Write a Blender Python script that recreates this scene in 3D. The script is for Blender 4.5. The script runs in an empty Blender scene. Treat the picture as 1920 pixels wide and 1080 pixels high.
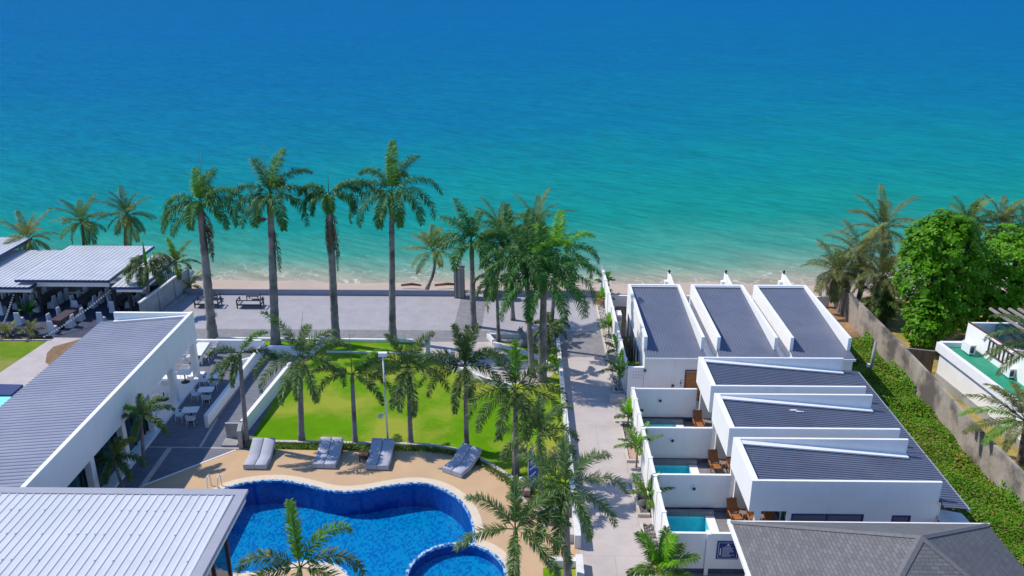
import bpy, math, random
from mathutils import Vector, Matrix
R = math.radians
sc = bpy.context.scene
col = sc.collection
rnd = random.Random(11)

# ------------------------------------------------------------------ survey of the site: image point -> point on a level plane
FPX, CX, CY, CAM_H = 1600.0, 960.0, 540.0, 26.0
PITCH = math.atan(610 / FPX)
YAW = math.atan(28 / (FPX / math.cos(PITCH)))
def at(x, y, z=0.0):
    a = (x - CX) / FPX; b = (CY - y) / FPX
    dy = math.cos(PITCH) + b * math.sin(PITCH); dz = -math.sin(PITCH) + b * math.cos(PITCH)
    c, s = math.cos(YAW), math.sin(YAW)
    dx, dy = a * c - dy * s, a * s + dy * c
    t = (z - CAM_H) / dz
    return Vector((dx * t, dy * t, z))

# ------------------------------------------------------------------ mesh builder
class MB:
    def __init__(self): self.v = []; self.f = []; self.m = []; self.uv = {}; self.mi = 0; self.sm = set()
    def face(self, idx, smooth=False, uv=None):
        if uv: self.uv[len(self.f)] = uv
        if smooth: self.sm.add(len(self.f))
        self.f.append(idx); self.m.append(self.mi)
    def poly(self, pts, uv=None):
        n = len(self.v); self.v += [tuple(p) for p in pts]; self.face(list(range(n, n + len(pts))), uv=uv)
    def box(self, x0, x1, y0, y1, z0, z1):
        if x1 < x0: x0, x1 = x1, x0
        if y1 < y0: y0, y1 = y1, y0
        self.hexa([(x0,y0,z0),(x1,y0,z0),(x1,y1,z0),(x0,y1,z0),(x0,y0,z1),(x1,y0,z1),(x1,y1,z1),(x0,y1,z1)]); return self
    def hexa(self, p):
        n = len(self.v); self.v += [tuple(q) for q in p]
        for q in ((3,2,1,0),(4,5,6,7),(0,1,5,4),(1,2,6,5),(2,3,7,6),(3,0,4,7)): self.face([n + i for i in q])
        return self
    def obox(self, c, ux, hx, hy, z0, z1):
        ux = Vector((ux[0], ux[1], 0)).normalized(); uy = Vector((-ux.y, ux.x, 0)); c = Vector((c[0], c[1], 0))
        q = [c - ux*hx - uy*hy, c + ux*hx - uy*hy, c + ux*hx + uy*hy, c - ux*hx + uy*hy]
        return self.hexa([(p.x,p.y,z0) for p in q] + [(p.x,p.y,z1) for p in q])
    def wallseg(self, a, b, th, z0, z1, z1b=None):
        a = Vector((a[0],a[1],0)); b = Vector((b[0],b[1],0)); d = (b-a).normalized(); n = Vector((-d.y,d.x,0))*th/2
        zb = z1 if z1b is None else z1b
        q = [a-n, b-n, b+n, a+n]; zt = [z1, zb, zb, z1]
        return self.hexa([(p.x,p.y,z0) for p in q] + [(p.x,p.y,z) for p, z in zip(q, zt)])
    def prism(self, pts, z0, z1, side=True):
        n = len(self.v); k = len(pts)
        ar = sum(pts[i][0]*pts[(i+1)%k][1]-pts[(i+1)%k][0]*pts[i][1] for i in range(k))
        if ar < 0: pts = pts[::-1]
        self.v += [(p[0],p[1],z0) for p in pts] + [(p[0],p[1],z1) for p in pts]
        self.face([n+k+i for i in range(k)])
        if side:
            self.face([n+i for i in range(k)][::-1])
            for i in range(k): self.face([n+i, n+(i+1)%k, n+k+(i+1)%k, n+k+i])
        return self
    def tube(self, pts, rad, seg=8, cap=True, smooth=True):
        pts = [Vector(p) for p in pts]; n0 = len(self.v)
        for i, p in enumerate(pts):
            d = (pts[min(i+1,len(pts)-1)] - pts[max(i-1,0)]).normalized()
            a = Vector((0,0,1)) if abs(d.z) < .9 else Vector((1,0,0))
            u = d.cross(a).normalized(); w = d.cross(u).normalized()
            r = rad[i] if isinstance(rad, (list,tuple)) else rad
            for k in range(seg):
                t = 2*math.pi*k/seg; self.v.append(tuple(p + u*math.cos(t)*r + w*math.sin(t)*r))
        for i in range(len(pts)-1):
            for k in range(seg):
                a = n0+i*seg+k; b = n0+i*seg+(k+1)%seg
                self.face([a, a+seg, b+seg, b], smooth)
        if cap:
            self.face([n0+k for k in range(seg)]); self.face([n0+(len(pts)-1)*seg+k for k in range(seg)][::-1])
        return self
    def lathe(self, c, prof, seg=14):
        return self.tube([(c[0],c[1],z) for r,z in prof], [max(r,.002) for r,z in prof], seg)
    def ball(self, c, r, seg=10):
        return self.lathe((c[0],c[1]), [(r*math.sin(math.pi*i/7), c[2]-r*math.cos(math.pi*i/7)) for i in range(8)], seg)
    def build(self, name, mats, parent=None, label=None):
        me = bpy.data.meshes.new(name); me.from_pydata(self.v, [], self.f)
        if not isinstance(mats, (list,tuple)): mats = [mats]
        for m in mats: me.materials.append(m)
        if len(mats) > 1: me.polygons.foreach_set('material_index', self.m)
        if self.sm: me.polygons.foreach_set('use_smooth', [i in self.sm for i in range(len(self.f))])
        if self.uv:
            uvl = me.uv_layers.new(name='UVMap')
            for fi, uv in self.uv.items():
                for li, c in zip(me.polygons[fi].loop_indices, uv): uvl.data[li].uv = c
        me.validate(); me.update()
        o = bpy.data.objects.new(name, me); col.objects.link(o)
        if parent:
            o.parent = parent
            o.matrix_parent_inverse = Matrix.Translation(-parent.location) if False else parent.matrix_basis.inverted()
        if label: o['label'] = label
        return o

def tag(o, label, cat, group=None, kind=None):
    o['label'] = label; o['category'] = cat
    if group: o['group'] = group
    if kind: o['kind'] = kind
    return o
def thing(name, label, cat, loc=(0,0,0), group=None, rz=0):
    o = bpy.data.objects.new(name, None); o.empty_display_size = .3; col.objects.link(o)
    o.location = loc; o.rotation_euler = (0,0,rz)
    return tag(o, label, cat, group)
def lpart(mb, name, mats, parent, label=None):          # part given in its parent's own coordinates
    o = mb.build(name, mats, None, label); o.parent = parent; return o
def dup(root, loc, rz, label, group):
    r = root.copy(); col.objects.link(r); r.location = loc; r.rotation_euler = (0,0,rz); r['label'] = label; r['group'] = group
    for ch in list(root.children):
        c = ch.copy(); col.objects.link(c); c.parent = r
        for g in ch.children:
            d = g.copy(); col.objects.link(d); d.parent = c
    return r
def struct(o): o['kind'] = 'structure'; return o

# ------------------------------------------------------------------ materials
def newmat(name):
    m = bpy.data.materials.new(name); m.use_nodes = True; nt = m.node_tree
    return m, nt, nt.nodes, nt.links, nt.nodes['Principled BSDF']
def mat(name, c, rough=.7, var=.12, scale=3.0, bump=0.0, bscale=30, c2=None, thr=(.45,.7), spec=.3, metal=0, fine=.0, streak=0):
    m, nt, N, L, B = newmat(name)
    tc = N.new('ShaderNodeTexCoord'); nz = N.new('ShaderNodeTexNoise'); nz.inputs['Scale'].default_value = scale; nz.inputs['Detail'].default_value = 6
    nz.inputs['Roughness'].default_value = .62
    L.new(tc.outputs['Object'], nz.inputs['Vector'])
    rp = N.new('ShaderNodeValToRGB'); L.new(nz.outputs['Fac'], rp.inputs['Fac'])
    lo = [x*(1-var) for x in c]; hi = [min(1, x*(1+var)) for x in c]
    rp.color_ramp.elements[0].position = .3; rp.color_ramp.elements[1].position = .7
    rp.color_ramp.elements[0].color = (*lo,1); rp.color_ramp.elements[1].color = (*hi,1)
    out = rp.outputs['Color']
    if c2:
        n2 = N.new('ShaderNodeTexNoise'); n2.inputs['Scale'].default_value = scale*.37; n2.inputs['Detail'].default_value = 8; n2.inputs['Roughness'].default_value=.6
        L.new(tc.outputs['Object'], n2.inputs['Vector'])
        mr = N.new('ShaderNodeMapRange'); mr.inputs['From Min'].default_value = thr[0]; mr.inputs['From Max'].default_value = thr[1]
        L.new(n2.outputs['Fac'], mr.inputs['Value'])
        mx = N.new('ShaderNodeMix'); mx.data_type = 'RGBA'; L.new(mr.outputs['Result'], mx.inputs['Factor']); L.new(out, mx.inputs['A']); mx.inputs['B'].default_value = (*c2,1)
        out = mx.outputs['Result']
    if fine:
        n3 = N.new('ShaderNodeTexNoise'); n3.inputs['Scale'].default_value = 14; n3.inputs['Detail'].default_value = 5; n3.inputs['Roughness'].default_value=.8
        L.new(tc.outputs['Object'], n3.inputs['Vector'])
        r3 = N.new('ShaderNodeMapRange'); r3.inputs['From Min'].default_value=.3; r3.inputs['From Max'].default_value=.7; r3.inputs['To Min'].default_value=1-fine; r3.inputs['To Max'].default_value=1+fine
        L.new(n3.outputs['Fac'], r3.inputs['Value'])
        m3 = N.new('ShaderNodeMix'); m3.data_type='RGBA'; m3.blend_type='MULTIPLY'; m3.inputs['Factor'].default_value=1
        L.new(out, m3.inputs['A']); L.new(r3.outputs['Result'], m3.inputs['B']); out = m3.outputs['Result']
    if streak:
        ms_ = N.new('ShaderNodeMapping'); ms_.inputs['Scale'].default_value=(3.2,3.2,.22); L.new(tc.outputs['Object'], ms_.inputs[0])
        n5 = N.new('ShaderNodeTexNoise'); n5.inputs['Scale'].default_value=1; n5.inputs['Detail'].default_value=7; n5.inputs['Roughness'].default_value=.7; L.new(ms_.outputs[0], n5.inputs['Vector'])
        r5 = N.new('ShaderNodeMapRange'); r5.inputs['From Min'].default_value=.52; r5.inputs['From Max'].default_value=.80; r5.inputs['To Min'].default_value=1; r5.inputs['To Max'].default_value=1-streak; L.new(n5.outputs['Fac'], r5.inputs['Value'])
        m5 = N.new('ShaderNodeMix'); m5.data_type='RGBA'; m5.blend_type='MULTIPLY'; m5.inputs['Factor'].default_value=1; L.new(out, m5.inputs['A']); L.new(r5.outputs['Result'], m5.inputs['B']); out = m5.outputs['Result']
    L.new(out, B.inputs['Base Color'])
    B.inputs['Roughness'].default_value = rough; B.inputs['Specular IOR Level'].default_value = spec; B.inputs['Metallic'].default_value = metal
    if bump:
        n4 = N.new('ShaderNodeTexNoise'); n4.inputs['Scale'].default_value = bscale; n4.inputs['Detail'].default_value = 4; L.new(tc.outputs['Object'], n4.inputs['Vector'])
        bp = N.new('ShaderNodeBump'); bp.inputs['Strength'].default_value = bump; bp.inputs['Distance'].default_value = .05
        L.new(n4.outputs['Fac'], bp.inputs['Height']); L.new(bp.outputs['Normal'], B.inputs['Normal'])
    return m
def brickmat(name, c1, c2, mortar, bw, bh, msize=.01, rough=.8, uv=False, bump=.4, offset=.5, rot=0, big=.12, spec=.25):
    m, nt, N, L, B = newmat(name)
    tc = N.new('ShaderNodeTexCoord'); mp = N.new('ShaderNodeMapping'); mp.inputs['Rotation'].default_value = (0,0,rot)
    L.new(tc.outputs['UV' if uv else 'Object'], mp.inputs['Vector'])
    br = N.new('ShaderNodeTexBrick'); br.inputs['Scale'].default_value = 1; br.inputs['Brick Width'].default_value = bw; br.inputs['Row Height'].default_value = bh
    br.inputs['Mortar Size'].default_value = msize; br.offset = offset; br.inputs['Color1'].default_value = (*c1,1); br.inputs['Color2'].default_value = (*c2,1); br.inputs['Mortar'].default_value = (*mortar,1)
    br.inputs['Bias'].default_value = 0; L.new(mp.outputs['Vector'], br.inputs['Vector'])
    nz = N.new('ShaderNodeTexNoise'); nz.inputs['Scale'].default_value = .9; nz.inputs['Detail'].default_value = 8; nz.inputs['Roughness'].default_value = .65; L.new(tc.outputs['Object'], nz.inputs['Vector'])
    mr = N.new('ShaderNodeMapRange'); mr.inputs['From Min'].default_value=.3; mr.inputs['From Max'].default_value=.7; mr.inputs['To Min'].default_value=1-big; mr.inputs['To Max'].default_value=1+big
    L.new(nz.outputs['Fac'], mr.inputs['Value'])
    mx = N.new('ShaderNodeMix'); mx.data_type='RGBA'; mx.blend_type='MULTIPLY'; mx.inputs['Factor'].default_value=1
    L.new(br.outputs['Color'], mx.inputs['A']); L.new(mr.outputs['Result'], mx.inputs['B']); L.new(mx.outputs['Result'], B.inputs['Base Color'])
    B.inputs['Roughness'].default_value = rough; B.inputs['Specular IOR Level'].default_value = spec
    if bump:
        bp = N.new('ShaderNodeBump'); bp.inputs['Strength'].default_value = bump; bp.inputs['Distance'].default_value=.01; bp.invert = True
        L.new(br.outputs['Fac'], bp.inputs['Height']); L.new(bp.outputs['Normal'], B.inputs['Normal'])
    return m
def leafmat(name, c, c2, trans=.3, rough=.5, spec=.28, scale=2.5):
    m, nt, N, L, B = newmat(name)
    tc = N.new('ShaderNodeTexCoord'); nz = N.new('ShaderNodeTexNoise'); nz.inputs['Scale'].default_value = scale; nz.inputs['Detail'].default_value = 5; nz.inputs['Roughness'].default_value=.7
    L.new(tc.outputs['Object'], nz.inputs['Vector'])
    rp = N.new('ShaderNodeValToRGB'); rp.color_ramp.elements[0].position=.33; rp.color_ramp.elements[1].position=.68
    rp.color_ramp.elements[0].color=(*c,1); rp.color_ramp.elements[1].color=(*c2,1); L.new(nz.outputs['Fac'], rp.inputs['Fac'])
    oi = N.new('ShaderNodeObjectInfo'); hs = N.new('ShaderNodeHueSaturation'); mr = N.new('ShaderNodeMapRange'); mr.inputs['To Min'].default_value=.8; mr.inputs['To Max'].default_value=1.25
    L.new(oi.outputs['Random'], mr.inputs['Value']); L.new(mr.outputs['Result'], hs.inputs['Value']); L.new(rp.outputs['Color'], hs.inputs['Color'])
    L.new(hs.outputs['Color'], B.inputs['Base Color']); B.inputs['Roughness'].default_value = rough; B.inputs['Specular IOR Level'].default_value = spec
    tr = N.new('ShaderNodeBsdfTranslucent'); L.new(hs.outputs['Color'], tr.inputs['Color'])
    ms = N.new('ShaderNodeMixShader'); ms.inputs['Fac'].default_value = trans
    L.new(B.outputs['BSDF'], ms.inputs[1]); L.new(tr.outputs['BSDF'], ms.inputs[2]); L.new(ms.outputs['Shader'], N['Material Output'].inputs['Surface'])
    return m

M = {}
M['white'] = mat('white_render', (.80,.79,.78), .6, .03, .8, fine=.02, c2=(.70,.69,.68), thr=(.55,.85), streak=.09)
M['white2'] = mat('white_weathered', (.70,.69,.68), .75, .08, 1.4, fine=.06, c2=(.50,.49,.48), thr=(.52,.78), streak=.35)
M['metalwhite'] = mat('white_metal', (.75,.75,.76), .4, .03, 2)
M['roof_blue'] = mat('slate_blue_roof_sheet', (.118,.133,.19), .42, .10, .7, c2=(.15,.165,.215), thr=(.5,.75), spec=.5, fine=.08)
M['roof_left'] = mat('blue_grey_roof_sheet', (.21,.225,.30), .42, .10, .6, c2=(.26,.27,.33), thr=(.5,.75), spec=.5, fine=.08)
M['roof_white'] = mat('pale_roof_sheet', (.55,.56,.585), .45, .06, .6, c2=(.47,.49,.52), thr=(.5,.8), spec=.5, fine=.06)
M['roof_pav'] = mat('pavilion_roof_sheet', (.52,.535,.57), .5, .08, .7, c2=(.44,.46,.50), thr=(.5,.75), fine=.08)
M['trim'] = mat('grey_metal_trim', (.33,.335,.39), .5, .06, 1.2)
M['navy'] = mat('navy_fascia', (.03,.05,.16), .5, .1, 2)
M['dark'] = mat('black_steel', (.025,.026,.03), .5, .15, 4)
M['lawn'] = mat('lawn_turf', (.10,.245,.002), .9, .14, .5, bump=.25, bscale=60, c2=(.27,.31,.035), thr=(.44,.60), spec=.08, fine=.30)
M['lawn2'] = mat('worn_lawn_turf', (.13,.22,.012), .9, .18, .8, bump=.25, bscale=60, c2=(.29,.25,.085), thr=(.45,.7), spec=.08, fine=.22)
M['dry'] = mat('dry_grass', (.34,.27,.10), .95, .3, 1.6, bump=.5, bscale=25, c2=(.16,.17,.04), thr=(.48,.66), spec=.05, fine=.35)
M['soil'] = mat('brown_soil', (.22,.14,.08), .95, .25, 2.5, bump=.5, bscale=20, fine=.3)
M['redsoil'] = mat('leaf_litter_soil', (.34,.20,.12), .95, .3, 2.2, bump=.5, bscale=20, c2=(.25,.2,.07), thr=(.5,.7), fine=.3)
M['deck'] = mat('tan_washed_deck', (.53,.36,.215), .8, .07, .7, c2=(.46,.33,.22), thr=(.45,.8), fine=.07)
M['path'] = brickmat('pale_path_concrete', (.455,.405,.39), (.47,.42,.405), (.36,.32,.305), 2.85, 3.0, .014, .85, bump=.1, big=.10)
M['terrace'] = brickmat('terrace_pavers', (.345,.33,.355), (.36,.345,.37), (.315,.305,.33), .4, .4, .007, .85, bump=.1, big=.09)
M['greypav'] = brickmat('grey_pavers', (.205,.20,.215), (.25,.245,.26), (.175,.17,.19), .3, .3, .012, .85, bump=.2, big=.08)
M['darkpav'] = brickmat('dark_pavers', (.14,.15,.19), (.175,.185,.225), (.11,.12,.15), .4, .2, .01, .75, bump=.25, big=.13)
M['pavfloor'] = brickmat('pavilion_slate_shade', (.045,.055,.095), (.06,.07,.115), (.035,.04,.07), .4, .4, .01, .7, bump=.2, big=.1)  # dark slate, deepened further: shade over the floor put into its colour
M['kerb'] = mat('pale_kerb_stone', (.50,.45,.41), .85, .1, 2, fine=.1, c2=(.42,.37,.33), thr=(.5,.8))
M['coping'] = mat('cream_coping', (.66,.55,.43), .75, .06, 3, fine=.05)
M['concrete'] = mat('stained_concrete', (.33,.285,.24), .95, .2, 1.1, bump=.4, bscale=14, c2=(.115,.10,.088), thr=(.44,.58), fine=.28)
M['concrete2'] = mat('grey_concrete', (.34,.34,.35), .9, .14, 1.2, bump=.25, bscale=14, c2=(.20,.20,.21), thr=(.5,.75), fine=.1)
M['glass'] = mat('dark_glass', (.012,.05,.065), .08, .3, .7, spec=.6)
M['blueglass'] = mat('blue_glass', (.02,.045,.11), .06, .3, .7, spec=.6)
M['teak'] = mat('teak_wood', (.36,.15,.055), .55, .25, 5, fine=.2)
M['brown'] = mat('dark_wood', (.12,.06,.035), .6, .25, 5)
M['slate'] = brickmat('slate_skirting', (.045,.06,.10), (.10,.12,.17), (.06,.07,.1), .6, .3, .01, .6, bump=0)
M['cushion'] = mat('grey_woven_cushion', (.40,.415,.485), .85, .05, 3, fine=.08)
M['cloth'] = mat('white_chair_cover', (.55,.56,.61), .85, .06, 4)  # cover white dulled: shade over the pavilion chairs put into the colour
M['maroon'] = mat('maroon_tablecloth', (.065,.045,.06), .85, .2, 4)
M['banner'] = mat('blue_banner', (.03,.10,.42), .7, .08, 2)
M['signblue'] = mat('navy_sign', (.008,.02,.15), .4, .08, 2)
M['paint'] = mat('white_print', (.75,.77,.82), .6, .05, 3)
M['greenroof'] = mat('green_coated_roof', (.015,.26,.155), .55, .15, 1.2, fine=.1, c2=(.06,.28,.17), thr=(.5,.75))
M['bamboo'] = brickmat('bamboo_fence', (.36,.24,.14), (.24,.16,.10), (.07,.045,.03), .07, 6, .012, .8, bump=.5, big=.2)
M['timber'] = mat('weathered_timber', (.30,.25,.24), .8, .2, 4)
M['rail'] = mat('brown_rail', (.10,.045,.03), .6, .2, 4)
M['pebble'] = mat('pebbles', (.40,.37,.35), .9, .3, 9, bump=.9, bscale=16, c2=(.10,.09,.09), thr=(.42,.6), fine=.4)
M['rock'] = mat('dark_rock', (.09,.085,.085), .9, .35, 3, bump=.8, bscale=6)
M['stone'] = mat('grey_carved_stone', (.25,.25,.25), .9, .25, 4, bump=.6, bscale=12)
M['pillarstone'] = brickmat('stacked_stone', (.14,.13,.125), (.44,.41,.38), (.035,.035,.035), .16, .07, .012, .85, bump=.6)
M['bark'] = mat('grey_palm_bark', (.235,.212,.205), .9, .22, 2.2, bump=.5, bscale=10, c2=(.085,.073,.065), thr=(.47,.68), fine=.3)
M['barkdark'] = mat('brown_palm_bark', (.16,.125,.10), .9, .25, 3, bump=.5, bscale=10, c2=(.08,.06,.05), thr=(.5,.72), fine=.25)
M['shaft'] = mat('green_crownshaft', (.10,.19,.05), .5, .25, 2.5, c2=(.20,.16,.07), thr=(.55,.75))
M['deadleaf'] = leafmat('dead_frond', (.085,.06,.035), (.19,.14,.08), .2)
M['royal'] = leafmat('royal_palm_leaf', (.022,.105,.016), (.070,.215,.030), .28)
M['fox'] = leafmat('foxtail_leaf', (.045,.115,.022), (.15,.205,.065), .26)
M['fresh'] = leafmat('fresh_frond', (.08,.24,.012), (.17,.34,.03), .35)
M['coco'] = leafmat('coconut_leaf', (.045,.13,.014), (.14,.21,.035), .3)
M['brightcoco'] = leafmat('bright_coconut_leaf', (.06,.16,.012), (.18,.30,.03), .35)
M['cocoy'] = leafmat('yellow_coconut_leaf', (.15,.22,.015), (.36,.34,.05), .4)
M['olive'] = leafmat('olive_coconut_leaf', (.09,.125,.025), (.25,.255,.08), .32)
M['almond'] = leafmat('broad_leaf', (.058,.20,.004), (.165,.41,.012), .35, scale=1.1, spec=.2, rough=.5)
M['vine'] = leafmat('vine_leaf', (.05,.17,.005), (.14,.29,.012), .3, scale=.8, spec=.2, rough=.5)
M['vineyellow'] = leafmat('vine_leaf_yellow', (.20,.20,.03), (.36,.26,.06), .3, scale=.8)
M['hedgeleaf'] = leafmat('hedge_leaf', (.05,.13,.01), (.11,.19,.03), .3, spec=.15, rough=.6)
M['lime'] = leafmat('lime_leaf', (.12,.36,.01), (.22,.46,.02), .35)

def watermat(name, tint, refl=.5, scale=4, bump=.08):
    m, nt, N, L, B = newmat(name); N.remove(B)
    tr = N.new('ShaderNodeBsdfTransparent'); tr.inputs['Color'].default_value=(*tint,1)
    gl = N.new('ShaderNodeBsdfGlossy'); gl.inputs['Roughness'].default_value=.03
    fr = N.new('ShaderNodeFresnel'); fr.inputs['IOR'].default_value=1.33
    tc = N.new('ShaderNodeTexCoord'); nz = N.new('ShaderNodeTexNoise'); nz.inputs['Scale'].default_value=scale; nz.inputs['Detail'].default_value=3; L.new(tc.outputs['Object'], nz.inputs['Vector'])
    bp = N.new('ShaderNodeBump'); bp.inputs['Strength'].default_value=bump; L.new(nz.outputs['Fac'], bp.inputs['Height'])
    L.new(bp.outputs['Normal'], gl.inputs['Normal']); L.new(bp.outputs['Normal'], fr.inputs['Normal'])
    mu = N.new('ShaderNodeMath'); mu.operation='MULTIPLY'; mu.inputs[1].default_value=refl; L.new(fr.outputs['Fac'], mu.inputs[0])
    ms = N.new('ShaderNodeMixShader'); L.new(mu.outputs[0], ms.inputs['Fac']); L.new(tr.outputs[0], ms.inputs[1]); L.new(gl.outputs[0], ms.inputs[2])
    L.new(ms.outputs[0], N['Material Output'].inputs['Surface']); return m
M['water'] = watermat('pool_water', (.50,.80,.94))
M['teal'] = watermat('plunge_pool_water', (.55,.94,.93))
def tilemat(name, a, b, size, frac, grout):
    m, nt, N, L, B = newmat(name)
    tc = N.new('ShaderNodeTexCoord')
    # neighbouring mosaic sheets: each cell a random shade; slight wobble of the lines seen through moving water
    nz = N.new('ShaderNodeTexNoise'); nz.inputs['Scale'].default_value = 2.2; nz.inputs['Detail'].default_value=2; L.new(tc.outputs['Object'], nz.inputs['Vector'])
    sb = N.new('ShaderNodeVectorMath'); sb.operation='MULTIPLY_ADD'; sb.inputs[1].default_value=(.06,.06,.0); L.new(nz.outputs['Color'], sb.inputs[0]); L.new(tc.outputs['Object'], sb.inputs[2])
    sn = N.new('ShaderNodeVectorMath'); sn.operation='SNAP'; sn.inputs[1].default_value=(size,size*1.45,size); L.new(sb.outputs[0], sn.inputs[0])
    wn = N.new('ShaderNodeTexWhiteNoise'); L.new(sn.outputs[0], wn.inputs['Vector'])
    rp = N.new('ShaderNodeValToRGB'); rp.color_ramp.interpolation='LINEAR'; e = rp.color_ramp.elements
    e[0].position=frac-.04; e[0].color=(*b,1); e[1].position=frac+.04; e[1].color=(*a,1); L.new(wn.outputs['Value'], rp.inputs['Fac'])
    br = N.new('ShaderNodeTexBrick'); br.offset=0; br.inputs['Scale'].default_value=1; br.inputs['Brick Width'].default_value=size; br.inputs['Row Height'].default_value=size*1.45; br.inputs['Mortar Size'].default_value=size*.09
    br.inputs['Color1'].default_value=(1,1,1,1); br.inputs['Color2'].default_value=(.86,.86,.86,1); br.inputs['Mortar'].default_value=(*grout,1); L.new(sb.outputs[0], br.inputs['Vector'])
    mx = N.new('ShaderNodeMix'); mx.data_type='RGBA'; mx.blend_type='MULTIPLY'; mx.inputs['Factor'].default_value=1; L.new(rp.outputs['Color'], mx.inputs['A']); L.new(br.outputs['Color'], mx.inputs['B'])
    L.new(mx.outputs['Result'], B.inputs['Base Color']); B.inputs['Roughness'].default_value=.3; return m
M['pooltile'] = tilemat('blue_pool_mosaic', (.0,.37,.60), (.0,.21,.50), .10, .40, (.72,.8,.9))
M['poolwall'] = tilemat('blue_pool_wall_mosaic', (.004,.10,.42), (.002,.07,.34), .15, .4, (.8,.85,.9))
M['pooledge'] = tilemat('navy_white_edge_tile', (.42,.60,.78), (.05,.16,.42), .10, .5, (.9,.9,.9))
M['tealtile'] = mat('turquoise_tile', (.26,.84,.95), .4, .10, 4, fine=.08)

# sea: colour follows the depth of the water (distance from the shore), as over any sloping sand bed
def seamat():
    m, nt, N, L, B = newmat('sea_water')
    tc = N.new('ShaderNodeTexCoord'); sp = N.new('ShaderNodeSeparateXYZ'); L.new(tc.outputs['Object'], sp.inputs[0])
    n1 = N.new('ShaderNodeTexNoise'); n1.inputs['Scale'].default_value=.012; n1.inputs['Detail'].default_value=4; 
    mp1 = N.new('ShaderNodeMapping'); mp1.inputs['Scale'].default_value=(.55,1.5,1); mp1.inputs['Rotation'].default_value=(0,0,R(-8)); L.new(tc.outputs['Object'], mp1.inputs[0]); L.new(mp1.outputs[0], n1.inputs['Vector'])
    n1b = N.new('ShaderNodeTexNoise'); n1b.inputs['Scale'].default_value=.11; n1b.inputs['Detail'].default_value=5; L.new(tc.outputs['Object'], n1b.inputs['Vector'])
    def math_(op, a, b):
        n = N.new('ShaderNodeMath'); n.operation = op
        for i, q in enumerate((a,b)):
            if isinstance(q,(int,float)): n.inputs[i].default_value=q
            else: L.new(q, n.inputs[i])
        return n.outputs[0]
    y = sp.outputs['Y']; dist = math_('MAXIMUM', math_('SUBTRACT', y, 69.0), .5)
    lg = math_('LOGARITHM', dist, 10)              # .. log10 of metres from the shore: 0 .. 3.3
    lg = math_('ADD', lg, math_('MULTIPLY', math_('SUBTRACT', n1.outputs['Fac'], .5), .55))
    near = math_('MULTIPLY', math_('SUBTRACT', n1b.outputs['Fac'], .5), .30)
    lg = math_('ADD', lg, near)
    # the bed shelves faster on the left hand of the beach
    lg = math_('SUBTRACT', lg, math_('MULTIPLY', math_('MINIMUM', math_('MAXIMUM', sp.outputs['X'], -60), 60), .0016))
    fac = math_('DIVIDE', lg, 3.2)
    rp = N.new('ShaderNodeValToRGB'); L.new(fac, rp.inputs['Fac']); e = rp.color_ramp.elements
    stops = [(.07,(.40,.33,.27)),(.16,(.38,.33,.265)),(.225,(.29,.325,.25)),(.29,(.145,.30,.235)),(.355,(.045,.268,.215)),(.43,(.006,.235,.205)),(.51,(.003,.205,.232)),(.60,(.002,.160,.262)),(.70,(.002,.130,.278)),(.80,(.002,.120,.290)),(.95,(.002,.114,.285))]
    e[0].position, e[0].color = stops[0][0], (*stops[0][1],1); e[1].position, e[1].color = stops[-1][0], (*stops[-1][1],1)
    for p, c in stops[1:-1]: q = e.new(p); q.color = (*c,1)
    # ripples: bumps here, their light and dark also put into the colour below
    mp = N.new('ShaderNodeMapping'); mp.vector_type='TEXTURE'; mp.inputs['Rotation'].default_value=(0,0,R(-33)); mp.inputs['Scale'].default_value=(4.0,1.0,1); L.new(tc.outputs['Object'], mp.inputs[0])
    r1 = N.new('ShaderNodeTexNoise'); r1.inputs['Scale'].default_value=1.5; r1.inputs['Detail'].default_value=5; r1.inputs['Roughness'].default_value=.6; L.new(mp.outputs[0], r1.inputs['Vector'])
    r2 = N.new('ShaderNodeTexNoise'); r2.inputs['Scale'].default_value=.3; r2.inputs['Detail'].default_value=4; L.new(mp.outputs[0], r2.inputs['Vector'])
    hh = math_('ADD', math_('MULTIPLY', r1.outputs['Fac'], .5), math_('MULTIPLY', r2.outputs['Fac'], 1.2))
    bp = N.new('ShaderNodeBump'); bp.inputs['Strength'].default_value=.8; bp.inputs['Distance'].default_value=.7; L.new(hh, bp.inputs['Height']); 
    # foam, thin broken lace in the last metres before the sand
    v = N.new('ShaderNodeTexVoronoi'); v.feature='DISTANCE_TO_EDGE'; v.inputs['Scale'].default_value=.55
    n5 = N.new('ShaderNodeTexNoise'); n5.inputs['Scale'].default_value=.6; n5.inputs['Detail'].default_value=6; L.new(tc.outputs['Object'], n5.inputs['Vector'])
    va = N.new('ShaderNodeVectorMath'); va.operation='MULTIPLY_ADD'; va.inputs[1].default_value=(4,4,0); L.new(n5.outputs['Color'], va.inputs[0]); L.new(tc.outputs['Object'], va.inputs[2]); L.new(va.outputs[0], v.inputs['Vector'])
    lace = math_('LESS_THAN', v.outputs['Distance'], .055)
    n6 = N.new('ShaderNodeTexNoise'); n6.inputs['Scale'].default_value=.23; n6.inputs['Detail'].default_value=5; L.new(tc.outputs['Object'], n6.inputs['Vector'])
    yy = math_('ADD', y, math_('MULTIPLY', math_('SUBTRACT', n6.outputs['Fac'], .5), 9))
    mr = N.new('ShaderNodeMapRange'); mr.inputs['From Min'].default_value=77.5; mr.inputs['From Max'].default_value=71.5; L.new(yy, mr.inputs['Value'])
    n7 = N.new('ShaderNodeTexNoise'); n7.inputs['Scale'].default_value=.5; n7.inputs['Detail'].default_value=6; n7.inputs['Roughness'].default_value=.75; L.new(tc.outputs['Object'], n7.inputs['Vector'])
    fm = math_('MULTIPLY', math_('MULTIPLY', lace, mr.outputs['Result']), math_('GREATER_THAN', n7.outputs['Fac'], .50))
    fm = math_('MULTIPLY', fm, .42)
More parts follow.
